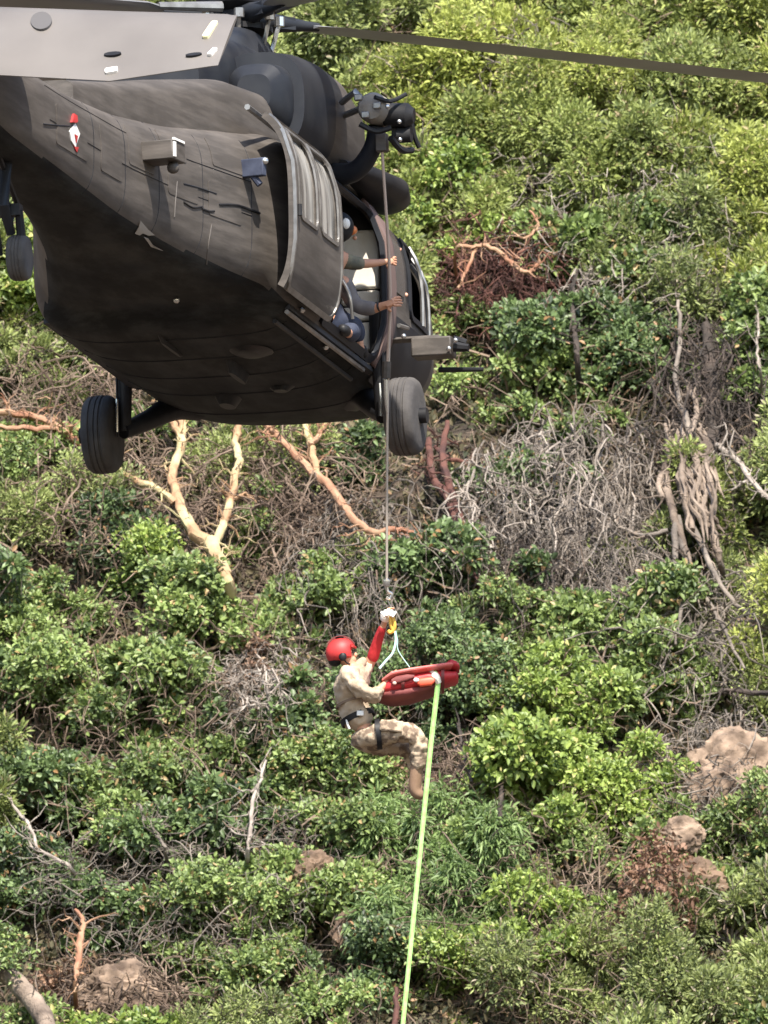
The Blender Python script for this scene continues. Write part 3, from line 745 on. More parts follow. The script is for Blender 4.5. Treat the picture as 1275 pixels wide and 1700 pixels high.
# tail pylon
bm = bmesh.new()
def loftbox(bm, secs, N=28, n_=2.6):
    """secs: list of (centre, half vectors a, b)"""
    rr = []
    for (c, a, b) in secs:
        c, a, b = Vector(c), Vector(a), Vector(b); row = []
        for k in range(N):
            t = 2*math.pi*k/N; cc, ss = math.cos(t), math.sin(t)
            row.append(bm.verts.new(c+a*math.copysign(abs(cc)**(2/n_), cc)+b*math.copysign(abs(ss)**(2/n_), ss)))
        rr.append(row)
    for i in range(len(rr)-1):
        for k in range(N): bm.faces.new((rr[i][k], rr[i][(k+1) % N], rr[i+1][(k+1) % N], rr[i+1][k]))
    bm.faces.new(rr[0][::-1]); bm.faces.new(rr[-1])
loftbox(bm, [((-11.6, 0, 1.6), (.95, 0, 0), (0, .16, 0)), ((-12.2, 0, 2.4), (.75, 0, 0), (0, .13, 0)), ((-13.1, 0, 3.9), (.5, 0, 0), (0, .09, 0)), ((-13.2, 0, 4.05), (.3, 0, 0), (0, .05, 0))], n_=2)
obj('tail_fin', bm, M['olive'], heli)
bm = bmesh.new(); add_lathe(bm, [(0, .16), (.35, .16), (.45, .1)], (-12.95, -.05, 3.7), (0, -1, .25)); tr = obj('tail_rotor_hub', bm, M['olive_dark'], heli)
for k in range(4):
    bm = bmesh.new(); a = R(33+90*k); d = Vector((math.cos(a), .25*math.sin(a), math.sin(a))).normalized(); c = Vector((-12.95, -.5, 3.8)); q = d.cross(Vector((0, -1, .25))).normalized()
    loftbox(bm, [(c+d*.1, q*.06, Vector((0, .03, 0))), (c+d*.4, q*.12, Vector((0, .015, 0))), (c+d*1.67, q*.12, Vector((0, .01, 0)))], 12, 2)
    obj('tail_rotor_blade', bm, M['blade'], heli)

# stabilator, trailing edge drooped
def st_pt(y, t):
    ay = abs(y); le = Vector((-9.95, -y, 2.21-.095*ay))
    zt_ = 1.49-.115*ay+(0 if ay < 1.33 else (ay-1.33)*.20)
    te = Vector((-10.7, -y, zt_))
    return le.lerp(te, t)
bm = bmesh.new(); rows = []
for y in [-2.28, -2.2, -1.8, -1.33, -.7, 0, .7, 1.33, 1.8, 2.2, 2.28]:
    row = []
    nn = (st_pt(0, 1)-st_pt(0, 0)).cross(Vector((0, -1, 0))).normalized()
    s_ = .35 if abs(y) > 2.25 else 1
    prof = [(0, 0), (.04, .03), (.15, .05), (.35, .06), (.7, .035), (1, .004)]
    for (t, h) in prof: row.append(bm.verts.new(st_pt(y, t)+nn*h*s_))
    for (t, h) in prof[::-1][:-1]: row.append(bm.verts.new(st_pt(y, t)-nn*h*s_))
    rows.append(row)
for i in range(len(rows)-1):
    m_ = len(rows[i])
    for k in range(m_): bm.faces.new((rows[i][k], rows[i][(k+1) % m_], rows[i+1][(k+1) % m_], rows[i+1][k]))
bm.faces.new(rows[0][::-1]); bm.faces.new(rows[-1])
stab = obj('stabilator', bm, M['stab'], heli)
nn = (st_pt(0, 1)-st_pt(0, 0)).cross(Vector((0, -1, 0))).normalized()
if nn.x > 0: nn = -nn
def on_stab(name, y, t, hw, ht, m, rnd=False, rot=0, up=.016):
    bm = bmesh.new(); c = st_pt(y, t); a = Vector((0, -1, 0)); b = (st_pt(y, 0)-st_pt(y, 1)).normalized()
    th_ = np.interp(t, [0, .04, .15, .35, .7, 1], [0, .03, .05, .06, .035, .004])
    c = c+nn*(th_+up*.3)
    P = []
    for k in range(20):
        th = 2*math.pi*k/20; cc, ss = math.cos(th), math.sin(th)
        e = 1 if rnd else .35
        u, v = math.copysign(abs(cc)**e, cc)*hw, math.copysign(abs(ss)**e, ss)*ht
        P.append(c+a*(u*math.cos(rot)-v*math.sin(rot))+b*(u*math.sin(rot)+v*math.cos(rot)))
    T = [bm.verts.new(p+nn*up) for p in P]; B = [bm.verts.new(p-nn*.02) for p in P]
    bm.faces.new(T); bm.faces.new(B[::-1])
    for k in range(20): bm.faces.new((T[k], B[k], B[(k+1) % 20], T[(k+1) % 20]))
    return obj(name, bm, m, stab, smooth=False)
on_stab('formation_light', 2.12, .40, .030, .14, M['yellow'], rot=-.15)
on_stab('formation_light', 2.20, .78, .022, .06, M['white'], rot=-.3)
on_stab('formation_light', 1.33, .88, .055, .035, M['white'], rot=.2)
on_stab('slot', 1.31, .68, .075, .028, M['black'], True, .05)
on_stab('slot', 2.04, .80, .070, .026, M['black'], True, .1)
on_stab('scuff', .62, .28, .09, .14, mat('grey scuff', (.085, .08, .08), .6), True, .3)

# tail wheel
bm = bmesh.new(); add_tube(bm, [(-9.0, 0, 1.08), (-9.15, -.01, .62), (-8.95, -.02, .42)], [.06, .05, .04], 10); tg = obj('tail_gear_leg', bm, M['olive_dark'], heli)
bm = bmesh.new()
for s in (-1, 1): add_tube(bm, [(-9.02, s*.11, .60), (-8.9, s*.11, .24)], [.035, .045], 8)
add_box(bm, (-9.03, 0, .60), (.12, .26, .10)); obj('wheel_fork', bm, M['olive_dark'], tg)
bm = bmesh.new(); add_tube(bm, [(-9.3, 0, 1.05), (-8.55, .02, .75), (-8.9, 0, .45)], .025, 6); obj('drag_strut', bm, M['black'], tg)
def wheel(name, c, r, wd, m, parent, hub=M['olive_dark']):
    bm = bmesh.new()
    pr = [(-.5, .60), (-.5, .78), (-.46, .90), (-.34, .975), (-.22, .995), (-.19, .965), (-.15, .965), (-.12, 1.0), (-.02, 1.0), (0, .97), (.02, 1.0), (.12, 1.0), (.15, .965), (.19, .965), (.22, .995), (.34, .975), (.46, .90), (.5, .78), (.5, .60)]
    add_lathe(bm, [(a*wd, b*r) for a, b in pr], c, (0, 1, 0), 40)
    wl = obj(name, bm, m, parent)
    bm = bmesh.new(); add_lathe(bm, [(-.42*wd, .1*r), (-.44*wd, .5*r), (-.3*wd, .62*r), (.3*wd, .62*r), (.44*wd, .5*r), (.42*wd, .1*r)], Vector(c), (0, 1, 0), 24)
    obj('hub', bm, hub, wl); return wl
wheel('tail_wheel', (-8.9, -.08, .21), .20, .17, M['rubber_lit'], heli)

# main gear
for s, m_ in ((1, M['rubber_lit']), (-1, M['rubber'])):  # right tyre painted as sunlit, left one kept dark as if shaded
    y = -1.36*s
    wheel('main_wheel', (0, y, .345), .345, .27, m_, heli)
    bm = bmesh.new(); add_tube(bm, smoothline([(-.02, y+.19*s, .36), (.25, y+.36*s, .50), (.55, -.85*s, .66), (.8, -.7*s, .72)], 3), lerp_r([.07, .09, .12, .15], 10), 10)
    obj('drag_beam', bm, M['black'], heli)
    bm = bmesh.new(); add_tube(bm, [(.0, y+.20*s, .36), (-.05, y+.22*s, .95), (-.05, -1.15*s, 1.35)], [.06, .075, .09], 10)
    add_tube(bm, [(-.10, y+.165*s, .30), (-.12, y+.165*s, 1.0)], [.012, .012], 6)
    obj('shock_strut', bm, M['black'], heli)
    bm = bmesh.new(); add_tube(bm, [(-.16, y+.17*s, .33), (-.18, y+.18*s, .62)], [.012, .012], 6); obj('brake_line', bm, M['steel'], heli)
    bm = bmesh.new(); add_lathe(bm, [(-.2, .07), (.05, .07), (.07, .04)], (0, y, .345), (0, s, 0), 12); obj('axle', bm, M['black'], heli)
# step plate with fittings over the right wheel
bm = bmesh.new(); add_box(bm, (.12, -1.60, .96), (.22, .36, .17)); add_box(bm, (.12, -1.42, 1.05), (.16, .5, .03)); sp = obj('gear_fairing', bm, M['olive'], heli, bevel=.015)
bm = bmesh.new(); add_tube(bm, [(.05, -1.80, .95), (.05, -1.93, .93)], [.05, .035], 8); add_tube(bm, [(.1, -1.78, 1.03), (.15, -1.88, 1.0)], [.03, .03], 8); add_tube(bm, [(.3, -1.6, .80), (.3, -2.0, .78)], [.025, .02], 8)
obj('step_fitting', bm, M['black'], sp)
for p in ((.0, -1.36, 1.06), (-.03, -1.83, .99), (-.03, -1.77, .92)):
    bm = bmesh.new(); bmesh.ops.create_uvsphere(bm, u_segments=10, v_segments=6, radius=.024, matrix=Matrix.Translation(p)); obj('bolt_head', bm, M['steel'], sp)

# upper works: centre fairing, aft cowling, engine nacelles, exhausts, mast
bm = bmesh.new()
loftbox(bm, [((-7.6, 0, 1.86), (0, .26, 0), (0, 0, .14)), ((-6.2, 0, 2.00), (0, .36, 0), (0, 0, .24)), ((-5.0, 0, 2.12), (0, .55, 0), (0, 0, .36)), ((-3.7, 0, 2.26), (0, .80, 0), (0, 0, .46)), ((-2.6, 0, 2.32), (0, .90, 0), (0, 0, .48))], 40, 5)
obj('aft_cowling', bm, M['olive'], heli)
bm = bmesh.new()
loftbox(bm, [((-3.6, 0, 2.7), (0, .42, 0), (0, 0, .3)), ((-2.6, 0, 2.8), (0, .5, 0), (0, 0, .58)), ((-1.0, 0, 2.85), (0, .56, 0), (0, 0, .66)), ((.3, 0, 2.75), (0, .55, 0), (0, 0, .6)), ((1.2, 0, 2.5), (0, .5, 0), (0, 0, .35)), ((1.6, 0, 2.35), (0, .3, 0), (0, 0, .1))], 40, 3.2)
obj('transmission_fairing', bm, M['olive_dark'], heli)
for s in (1, -1):
    bm = bmesh.new(); y = -.62*s
    loftbox(bm, [((-2.5, y*1.12, 2.72), (0, .40, 0), (0, 0, .44)), ((-1.9, y*1.06, 2.76), (0, .44, 0), (0, 0, .50)), ((-1.3, y*1.02, 2.80), (0, .46, 0), (0, 0, .52)), ((-.6, y, 2.82), (0, .46, 0), (0, 0, .51)), ((.1, y, 2.82), (0, .40, 0), (0, 0, .43)), ((.3, y, 2.8), (0, .30, 0), (0, 0, .30))], 40, 2.7)
    for f in bm.faces:
        c_ = f.calc_center_median()
        if c_.x < -1.0: f.material_index = 1
    en = obj('engine_nacelle', bm, [M['olive'], M['olive_dark']], heli)
    bm = bmesh.new(); loftbox(bm, [((-2.45, y*1.14, 2.72), (0, .30, 0), (0, 0, .34)), ((-2.75, y*1.16, 2.74), (0, .25, 0), (0, 0, .27)), ((-2.85, y*1.17, 2.74), (0, .15, 0), (0, 0, .16))], 32, 3); obj('exhaust_duct', bm, M['olive_dark'], en)
    bm = bmesh.new(); add_lathe(bm, [(0, .06), (.03, .06)], (-.9, -1.05*s, 2.86), (0, -s, 0), 12); obj('access_cover', bm, M['bare'], en)
    bm = bmesh.new(); add_tube(bm, [(-.75, -1.0*s, 3.08), (-.55, -1.05*s, 2.98), (-.35, -1.0*s, 3.0)], .02, 6); obj('grab_handle', bm, M['steel'], en)
bm = bmesh.new()
loftbox(bm, [((-.75, 0, 3.3), (1.2, 0, 0), (0, .42, 0)), ((-.6, 0, 3.55), (.9, 0, 0), (0, .34, 0)), ((-.55, 0, 3.68), (.6, 0, 0), (0, .27, 0))], 30, 3)
obj('mast_fairing', bm, M['olive_dark'], heli)
bm = bmesh.new(); add_lathe(bm, [(0, .14), (.45, .12)], (-.5, 0, 3.6), (0, 0, 1), 20); obj('rotor_mast', bm, M['bare'], heli)
bm = bmesh.new(); add_lathe(bm, [(0, .2), (.02, .34), (.07, .34), (.1, .22), (.2, .2), (.26, .33), (.33, .33), (.4, .12)], (-.5, 0, 3.72), (0, 0, 1), 28); hub = obj('rotor_hub', bm, M['black'], heli)
HC_ = Vector((-.5, 0, 3.87))
# swashplate links and dampers
for k in range(8):
    a = R(20+45*k); bm = bmesh.new(); d = Vector((math.cos(a), math.sin(a), 0))
    add_tube(bm, [HC_+d*.30+Vector((0, 0, -.38)), HC_+d*.40+Vector((0, 0, -.02))], [.022, .022], 6); add_lathe(bm, [(-.04, .045), (.04, .045)], HC_+d*.40+Vector((0, 0, -.02)), (0, 0, 1), 8)
    obj('pitch_link', bm, M['steel'] if k % 3 == 0 else M['bare'], hub)
VW = R(13.4)
for k in range(4):
    # rotor blades: the first points right and away from the camera
    a = R(-90+13.4+30+90*k)
    d = Vector((math.cos(a), math.sin(a), 0)); q = Vector((-d.y, d.x, 0))
    bm = bmesh.new(); add_tube(bm, [HC_+d*.2, HC_+d*.55, HC_+d*.7, HC_+d*.85], [.11, .07, .05, .04], 10); add_box(bm, HC_+d*.45, (.28, .12, .11), (0, 0, a)); 
    cf = obj('blade_cuff', bm, M['olive_dark'], hub)
    bm = bmesh.new(); add_tube(bm, [HC_+d*.25+q*.22+Vector((0, 0, .05)), HC_+d*.85+q*.16+Vector((0, 0, .02))], [.05, .035], 8); obj('lag_damper', bm, M['bare'], cf)
    bm = bmesh.new(); rows = []
    for r in [.78, 1.0, 2, 3, 4, 5, 6, 7, 7.6, 7.9, 8.18]:
        droop = -.02*r + .0022*r*r*r*.35
        droop = -.012*r
        sw = 0 if r < 7.6 else -(r-7.6)*.4
        tw = R(6.5-r*.25); ch = .265*(1 if .9 < r < 8.1 else .6)
        qq = q*math.cos(tw)+Vector((0, 0, 1))*math.sin(tw); nn2 = d.cross(qq).normalized()
        c = HC_+d*r+q*sw+Vector((0, 0, droop))
        row = []
        prof = [(1, 0), (.85, .10), (.5, .13), (0, .10), (-.6, .04), (-1, .005), (-.6, -.02), (0, -.05), (.5, -.08), (.85, -.07)]
        for (u, h) in prof: row.append(bm.verts.new(c+qq*ch*u+nn2*h*.26*1.0))
        rows.append(row)
    for i in range(len(rows)-1):
        m_ = len(rows[i])
        for j in range(m_):
            f = bm.faces.new((rows[i][j], rows[i][(j+1) % m_], rows[i+1][(j+1) % m_], rows[i+1][j])); f.material_index = 1 if j in (0, 9) else 0
    bm.faces.new(rows[0][::-1]); bm.faces.new(rows[-1])
    obj('rotor_blade', bm, [M['blade'], M['blade_edge']], hub)

# sliding door, pushed back; it keeps the flat section of the cabin
SD = sec(-2.0); x0, x1, z0, z1 = -3.95, -2.22, .84, 2.26
bm = bmesh.new(); W1 = (-3.78, -3.12, 1.44, 2.15); W2 = (-3.00, -2.34, 1.44, 2.15)
nxs = np.linspace(x0, x1, 36); nzs = np.linspace(z0, z1, 36); vt = {}
def inwin(x, z): return any(a < x < b and c < z < d for (a, b, c, d) in (W1, W2))
for L_, d in ((0, .045), (1, .105)):
    for i, x in enumerate(nxs):
        for j, z in enumerate(nzs): vt[L_, i, j] = bm.verts.new(side_p(x, z, d, 1, SD))
keep = [[not inwin((nxs[i]+nxs[i+1])/2, (nzs[j]+nzs[j+1])/2) for j in range(35)] for i in range(35)]
def kp(i, j): return 0 <= i < 35 and 0 <= j < 35 and keep[i][j]
for i in range(35):
    for j in range(35):
        if not keep[i][j]: continue
        for L_ in (0, 1): bm.faces.new((vt[L_, i, j], vt[L_, i+1, j], vt[L_, i+1, j+1], vt[L_, i, j+1]))
        for (di, dj, a, b) in ((-1, 0, (i, j), (i, j+1)), (1, 0, (i+1, j), (i+1, j+1)), (0, -1, (i, j), (i+1, j)), (0, 1, (i, j+1), (i+1, j+1))):
            if not kp(i+di, j+dj): bm.faces.new((vt[0, a[0], a[1]], vt[0, b[0], b[1]], vt[1, b[0], b[1]], vt[1, a[0], a[1]]))
door = obj('cabin_door', bm, M['olive'], heli)
for W_ in (W1, W2):
    bm = bmesh.new(); patch(bm, rrect(W_[0]-.02, W_[1]+.02, W_[2]-.02, W_[3]+.02, .05), .06, .015, 1, 4, SD); wp = obj('window', bm, M['glass_reflect'], door)
    bm = bmesh.new(); frame(bm, W_[0]+.01, W_[1]-.01, W_[2]+.01, W_[3]-.01, .035, .10, .018, 1, SD); obj('window_frame', bm, M['bare'], door)
bm = bmesh.new(); frame(bm, x0+.03, x1-.03, z0+.03, z1-.03, .035, .09, .03, 1, SD, r=.12); obj('door_edge', bm, M['bare'], door)
bm = bmesh.new(); add_tube(bm, [side_p(x0+.06, 1.42, .13, 1, SD), side_p(x0+.06, 1.52, .13, 1, SD)], .022, 8); obj('handle', bm, M['black'], door)
# rails above and below
bm = bmesh.new(); add_tube(bm, [side_p(x, 2.30, .05, 1, SD) for x in np.linspace(-4.2, -.05, 14)], .028, 6); obj('door_rail', bm, M['bare'], heli)
for dz, m_ in ((.74, M['bare']), (.67, M['black'])):
    bm = bmesh.new(); add_tube(bm, [side_p(x, dz, .035, 1, SD) for x in np.linspace(-3.2, -.35, 14)], .022, 6); obj('floor_rail', bm, m_, heli)
# door opening surround
bm = bmesh.new(); frame(bm, -2.14, -.21, .86, 2.16, .06, -.02, .04, 1, None, r=.05); obj('door_frame', bm, M['olive_dark'], heli)

# inside the cabin
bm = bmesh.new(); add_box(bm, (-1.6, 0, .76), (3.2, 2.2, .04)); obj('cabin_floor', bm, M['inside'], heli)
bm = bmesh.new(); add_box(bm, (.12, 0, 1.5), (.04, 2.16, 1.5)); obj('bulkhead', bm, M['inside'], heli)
for i, (za, zb_) in enumerate(((1.50, 2.02), (1.36, 1.48), (1.22, 1.34), (.95, 1.20))):
    bm = bmesh.new(); add_box(bm, (.02, -.98, (za+zb_)/2), (.10, .34, zb_-za)); obj('lining_panel', bm, M['beige'], heli, bevel=.02)
bm = bmesh.new(); add_box(bm, (-.02, -.66, 1.34), (.08, .2, .3)); obj('lining_panel', bm, M['beige'], heli, bevel=.02)
for y in (-.45, .1, .6):
    bm = bmesh.new(); add_box(bm, (-.5, y, 1.15), (.45, .46, .06)); add_box(bm, (-.3, y, 1.45), (.06, .46, .6)); obj('troop_seat', bm, M['navy'], heli, bevel=.02)
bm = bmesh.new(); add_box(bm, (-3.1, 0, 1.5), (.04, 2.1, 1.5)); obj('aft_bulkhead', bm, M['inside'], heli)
# door post between cabin and cockpit, and the rolled dark cover above the cockpit door
bm = bmesh.new(); patch(bm, rrect(-.16, .07, .8, 2.25, .04), .0, .05, 1, 4, None, sub=4); obj('door_post', bm, mat('brown door post', (.15, .10, .09), .6), heli)
bm = bmesh.new(); loftbox(bm, [((-.9, -1.00, 2.44), (0, .1, 0), (0, 0, .05)), ((-.4, -1.06, 2.43), (0, .2, 0), (0, 0, .10)), ((.3, -1.12, 2.42), (0, .24, 0), (0, 0, .135)), ((.7, -1.08, 2.42), (0, .20, 0), (0, 0, .13)), ((.95, -1.0, 2.40), (0, .1, 0), (0, 0, .07))], 24, 2.3)
obj('roof_fairing', bm, M['black'], heli)
# cockpit door window and its bars, pilot seat seen through it
bm = bmesh.new(); frame(bm, .80, 1.70, 1.40, 2.05, .05, -.01, .03, 1, None, r=.08); obj('window_frame', bm, M['olive_dark'], heli)
bm = bmesh.new(); add_tube(bm, [side_p(1.25, z, .02) for z in np.linspace(1.38, 2.08, 8)], .02, 6); obj('window_bar', bm, M['bare'], heli)
bm = bmesh.new(); add_tube(bm, [side_p(1.62, z, .02) for z in np.linspace(1.20, 2.05, 8)], .016, 6); obj('window_bar', bm, M['bare'], heli)
bm = bmesh.new(); add_box(bm, (.7, -.62, 1.55), (.12, .5, .9)); add_box(bm, (1.0, -.62, 1.15), (.5, .5, .12)); obj('pilot_seat', bm, M['navy'], heli, bevel=.03)
bm = bmesh.new(); patch(bm, rrect(-.05, .55, 1.5, 2.1, .08), .0, .012, 1); obj('window', bm, M['glass'], heli)
bm = bmesh.new(); patch(bm, rrect(.05, 1.9, .72, 1.28, .1), .0, .02, 1); cdr = obj('cockpit_door_lower', bm, M['olive_dark'], heli)
bm = bmesh.new(); add_tube(bm, [side_p(.2, 1.2, .04), side_p(.45, 1.22, .06)], .02, 6); obj('handle', bm, M['bare'], cdr)
for (x_, z_) in ((.64, 1.55), (.60, 1.95)):
    bm = bmesh.new(); bmesh.ops.create_uvsphere(bm, u_segments=10, v_segments=6, radius=.02, matrix=Matrix.Translation(side_p(x_, z_, .0))); obj('door_fitting', bm, mat('salmon fitting', (.62, .33, .24), .5), heli)

# hoist
ho_n = len(heli.children)
bm = bmesh.new(); add_lathe(bm, [(-.02, .05), (0, .11), (.05, .135), (.36, .135), (.42, .11), (.46, .05)], (-1.45, -1.44, 3.00), (1, -.05, 0), 28); ho = obj('hoist_drum', bm, mat('tan grey hoist housing', (.20, .18, .16), .6, c2=(.28, .25, .22), scale=9, bump=.2), heli)
for v_ in [0]:
    bm = bmesh.new(); add_lathe(bm, [(0, .10), (.2, .11), (.26, .06)], (-1.25, -1.52, 2.96), (0, -1, -.1), 20); add_lathe(bm, [(0, .07), (.12, .07)], (-1.2, -1.62, 2.78), (0, -1, 0), 16)
    add_box(bm, (-1.1, -1.62, 2.90), (.2, .12, .26)); obj('hoist_motor', bm, M['black'], ho)
bm = bmesh.new(); add_tube(bm, smoothline([(-.95, -.90, 2.52), (-1.1, -1.2, 2.5), (-1.2, -1.38, 2.66), (-1.25, -1.45, 2.86)], 4), lerp_r([.11, .09, .08, .08], 13), 12); obj('hoist_arm', bm, M['olive_dark'], ho)
bm = bmesh.new(); add_tube(bm, [(-.9, -1.0, 3.02), (-1.2, -1.42, 3.08)], .03, 8); add_tube(bm, [(-1.3, -1.36, 3.05), (-1.35, -1.28, 3.16), (-1.2, -1.12, 3.10)], .03, 8); obj('hoist_brace', bm, M['bare'], ho)
bm = bmesh.new(); add_box(bm, (-1.3, -1.50, 2.70), (.10, .10, .16)); obj('cable_guide', bm, M['olive'], ho, bevel=.01)
for p in ((-1.5, -1.60, 2.98), (-1.4, -1.68, 2.86), (-1.3, -1.66, 2.72)):
    bm = bmesh.new(); bmesh.ops.create_uvsphere(bm, u_segments=10, v_segments=6, radius=.022, matrix=Matrix.Translation(p)); obj('bolt_head', bm, M['steel'], ho)

for (a_, b_, r_2) in (((-1.55, -1.5, 3.06), (-1.3, -1.72, 3.12), .02), ((-1.4, -1.6, 2.72), (-1.1, -1.72, 2.66), .03), ((-1.5, -1.35, 2.84), (-1.45, -1.62, 2.80), .025), ((-1.1, -1.7, 3.0), (-1.0, -1.76, 2.7), .022)):
    bm = bmesh.new(); m2 = (Vector(a_)+Vector(b_))/2+Vector((0, 0, -.05)); add_tube(bm, smoothline([a_, m2, b_], 3), r_2, 8); obj('hose', bm, M['black'], ho)
for p in ((-1.58, -1.42, 2.90), (-1.58, -1.36, 3.06), (-1.56, -1.52, 2.98)):
    bm = bmesh.new(); add_box(bm, p, (.05, .07, .06)); obj('bracket', bm, M['bare'], ho, bevel=.01)
ho.location.z -= .17
# fittings on the right rear side
FT = None
def fit_at(px, py):
    """x, z on the side surface seen at this pixel"""
    global FT
    if FT is None:
        FT = []
        for x in np.linspace(-9, -2.4, 150):
            S5 = sec(x)
            for z in np.linspace(.9, 2.3, 80):
                if not S5[1]+.02 < z < S5[2]-.02: continue
                q = HM @ Vector((x, -side_y(x, z, S5), z))-cam_pos; d = q.dot(f_)
                FT.append((x, z, 637.5+q.dot(r_)/d*FPX, 850-q.dot(u_)/d*FPX))
        FT = np.array(FT)
    k = int(np.argmin((FT[:, 2]-px)**2+(FT[:, 3]-py)**2)); return float(FT[k, 0]), float(FT[k, 1])
def sbox(name, px, py, sz, out, m, parent=heli, dx=0):
    x, z = fit_at(px, py); a = side_p(x, z, 0); n = (side_p(x, z, 1)-a)
    yaw = math.atan2(n.y, n.x)
    bm = bmesh.new(); add_box(bm, (0, 0, 0), (out, sz[0], sz[1])); o = obj(name, bm, m, parent, bevel=.01)
    o.location = a+n*out*.45; o.rotation_euler = (0, 0, yaw); return o, a, n
bx, a, n = sbox('dispenser_box', 246, 256, (.30, .17), .30, M['olive'])
bm = bmesh.new(); bmesh.ops.create_uvsphere(bm, u_segments=14, v_segments=8, radius=.055, matrix=Matrix.Translation((.08, .04, -.13))); obj('sensor_ball', bm, M['olive'], bx)
bm = bmesh.new(); add_box(bm, (.155, -.11, .0), (.02, .04, .13)); add_box(bm, (.15, .0, .093), (.02, .24, .02)); obj('bright_rim', bm, M['white'], bx)
bx, a, n = sbox('sensor_mount', 403, 282, (.07, .16), .22, M['navy'])
bm = bmesh.new(); bmesh.ops.create_uvsphere(bm, u_segments=12, v_segments=8, radius=.035, matrix=Matrix.Translation((.11, 0, .05))); obj('sensor_lens', bm, M['steel'], bx)
bm = bmesh.new(); add_tube(bm, [(-.02, 0, -.05), (.05, .02, -.15)], .03, 8); obj('sensor_plug', bm, M['navy'], bx)
def line_on(name, pts, r, m):
    P = [fit_at(*p) for p in pts]; bm = bmesh.new(); add_tube(bm, smoothline([side_p(x, z, .005) for x, z in P], 4), r, 6); return obj(name, bm, m, heli)
line_on('grab_slot', [(364, 340), (395, 343), (430, 355)], .012, M['black'])
line_on('seam', [(303, 305), (330, 312), (356, 322)], .007, M['olive_dark'])
line_on('seam', [(303, 336), (318, 344), (334, 343)], .008, M['black'])
line_on('seam', [(336, 348), (345, 352), (354, 352)], .010, M['black'])
line_on('seam', [(60, 205), (90, 208), (120, 210)], .006, M['olive_dark'])
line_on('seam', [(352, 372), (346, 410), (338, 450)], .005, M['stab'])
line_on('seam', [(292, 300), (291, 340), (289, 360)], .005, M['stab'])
# red and white position light with its pointed plate
def poly_on(name, pts, m, off=.004, th=.01, parent=heli):
    P = [fit_at(*p) for p in pts]; bm = bmesh.new(); patch(bm, P, off, th, 1, 2, None, sub=2); return obj(name, bm, m, parent, smooth=False)
pl = poly_on('marking_plate', [(123, 205), (131, 222), (127, 236), (124, 246), (117, 234), (113, 218)], M['white'])
poly_on('red_mark', [(119, 190), (125, 192), (126, 202), (122, 205), (116, 202)], M['red'], .006, .02)
poly_on('red_mark', [(121, 224), (126, 226), (123, 238)], M['red'], .016, .006)
poly_on('red_mark', [(121, 244), (128, 246), (125, 254)], M['red'], .006, .008)
poly_on('painted_sun_patch', [(233, 366), (243, 380), (254, 389), (244, 392), (236, 386), (228, 390), (221, 388)], M['paled'], .008, .006)  # painted sunlight: pale plates shaped like gaps in a shadow
poly_on('painted_sun_patch', [(237, 394), (243, 395), (252, 415), (261, 434), (252, 433), (245, 420)], M['paled'], .008, .006)
for (xa, xb, za, zb2) in ((-8.6, -7.7, 1.25, 1.6), (-7.3, -6.7, 1.25, 1.65), (-6.5, -5.9, 1.45, 1.8), (-5.6, -5.0, 1.35, 1.6), (-4.8, -4.2, 1.3, 1.6), (-4.7, -4.15, 1.75, 2.0), (-5.7, -5.2, 1.68, 1.9)):
    bm = bmesh.new(); patch(bm, rrect(xa, xb, za, zb2, .03), .001, .005, 1, 3); obj('access_panel', bm, M['olive'], heli)
for x in (-7.5, -6.6, -5.8, -4.9, -4.0):
    S5 = sec(x); bm = bmesh.new(); add_tube(bm, [side_p(x, z, .001) for z in np.linspace(S5[1]+.06, S5[2]-.06, 16)], .0035, 4); obj('skin_seam', bm, M['olive_dark'], heli)
for z in (1.42, 1.72):
    bm = bmesh.new(); add_tube(bm, [side_p(x, z, .001) for x in np.linspace(-8.8, -4.0, 20)], .004, 4); obj('skin_seam', bm, M['olive_dark'], heli)
# antennas and scars under the belly
for (x, y, l, w2, h2) in ((-1.6, -.25, .42, .05, .10), (-.3, .15, .22, .12, .08), (-2.6, .1, .5, .03, .03), (-.6, -.4, .12, .12, .03), (-2.2, -.5, .3, .2, .02)):
    bm = bmesh.new(); zb = sec(x)[1]; loftbox(bm, [((x, y, zb+.02), (l, 0, 0), (0, w2, 0)), ((x-.04, y, zb-h2), (l*.7, 0, 0), (0, w2*.5, 0))], 16, 2.2); obj('belly_antenna', bm, M['black'], heli)
for x in (-2.9, -2.1, -1.3, -.5, .5):
    bm = bmesh.new(); P = []
    for y in np.linspace(-1.0, 1.0, 12):
        s5 = sec(x); q = min(.999, abs(y)/s5[0]); P.append((x, y, (s5[1]+s5[2])/2-(s5[2]-s5[1])/2*(1-q**s5[3])**(1/s5[3])-.002))
    add_tube(bm, P, .008, 4); obj('belly_seam', bm, M['black'], heli)
for (x, z) in ((-3.95, .73), (-2.9, .80), (-1.6, .72)):
    bm = bmesh.new(); bmesh.ops.create_uvsphere(bm, u_segments=8, v_segments=6, radius=.03, matrix=Matrix.Translation(side_p(x, z, .03))); obj('tie_down_ring', bm, M['steel'], heli)

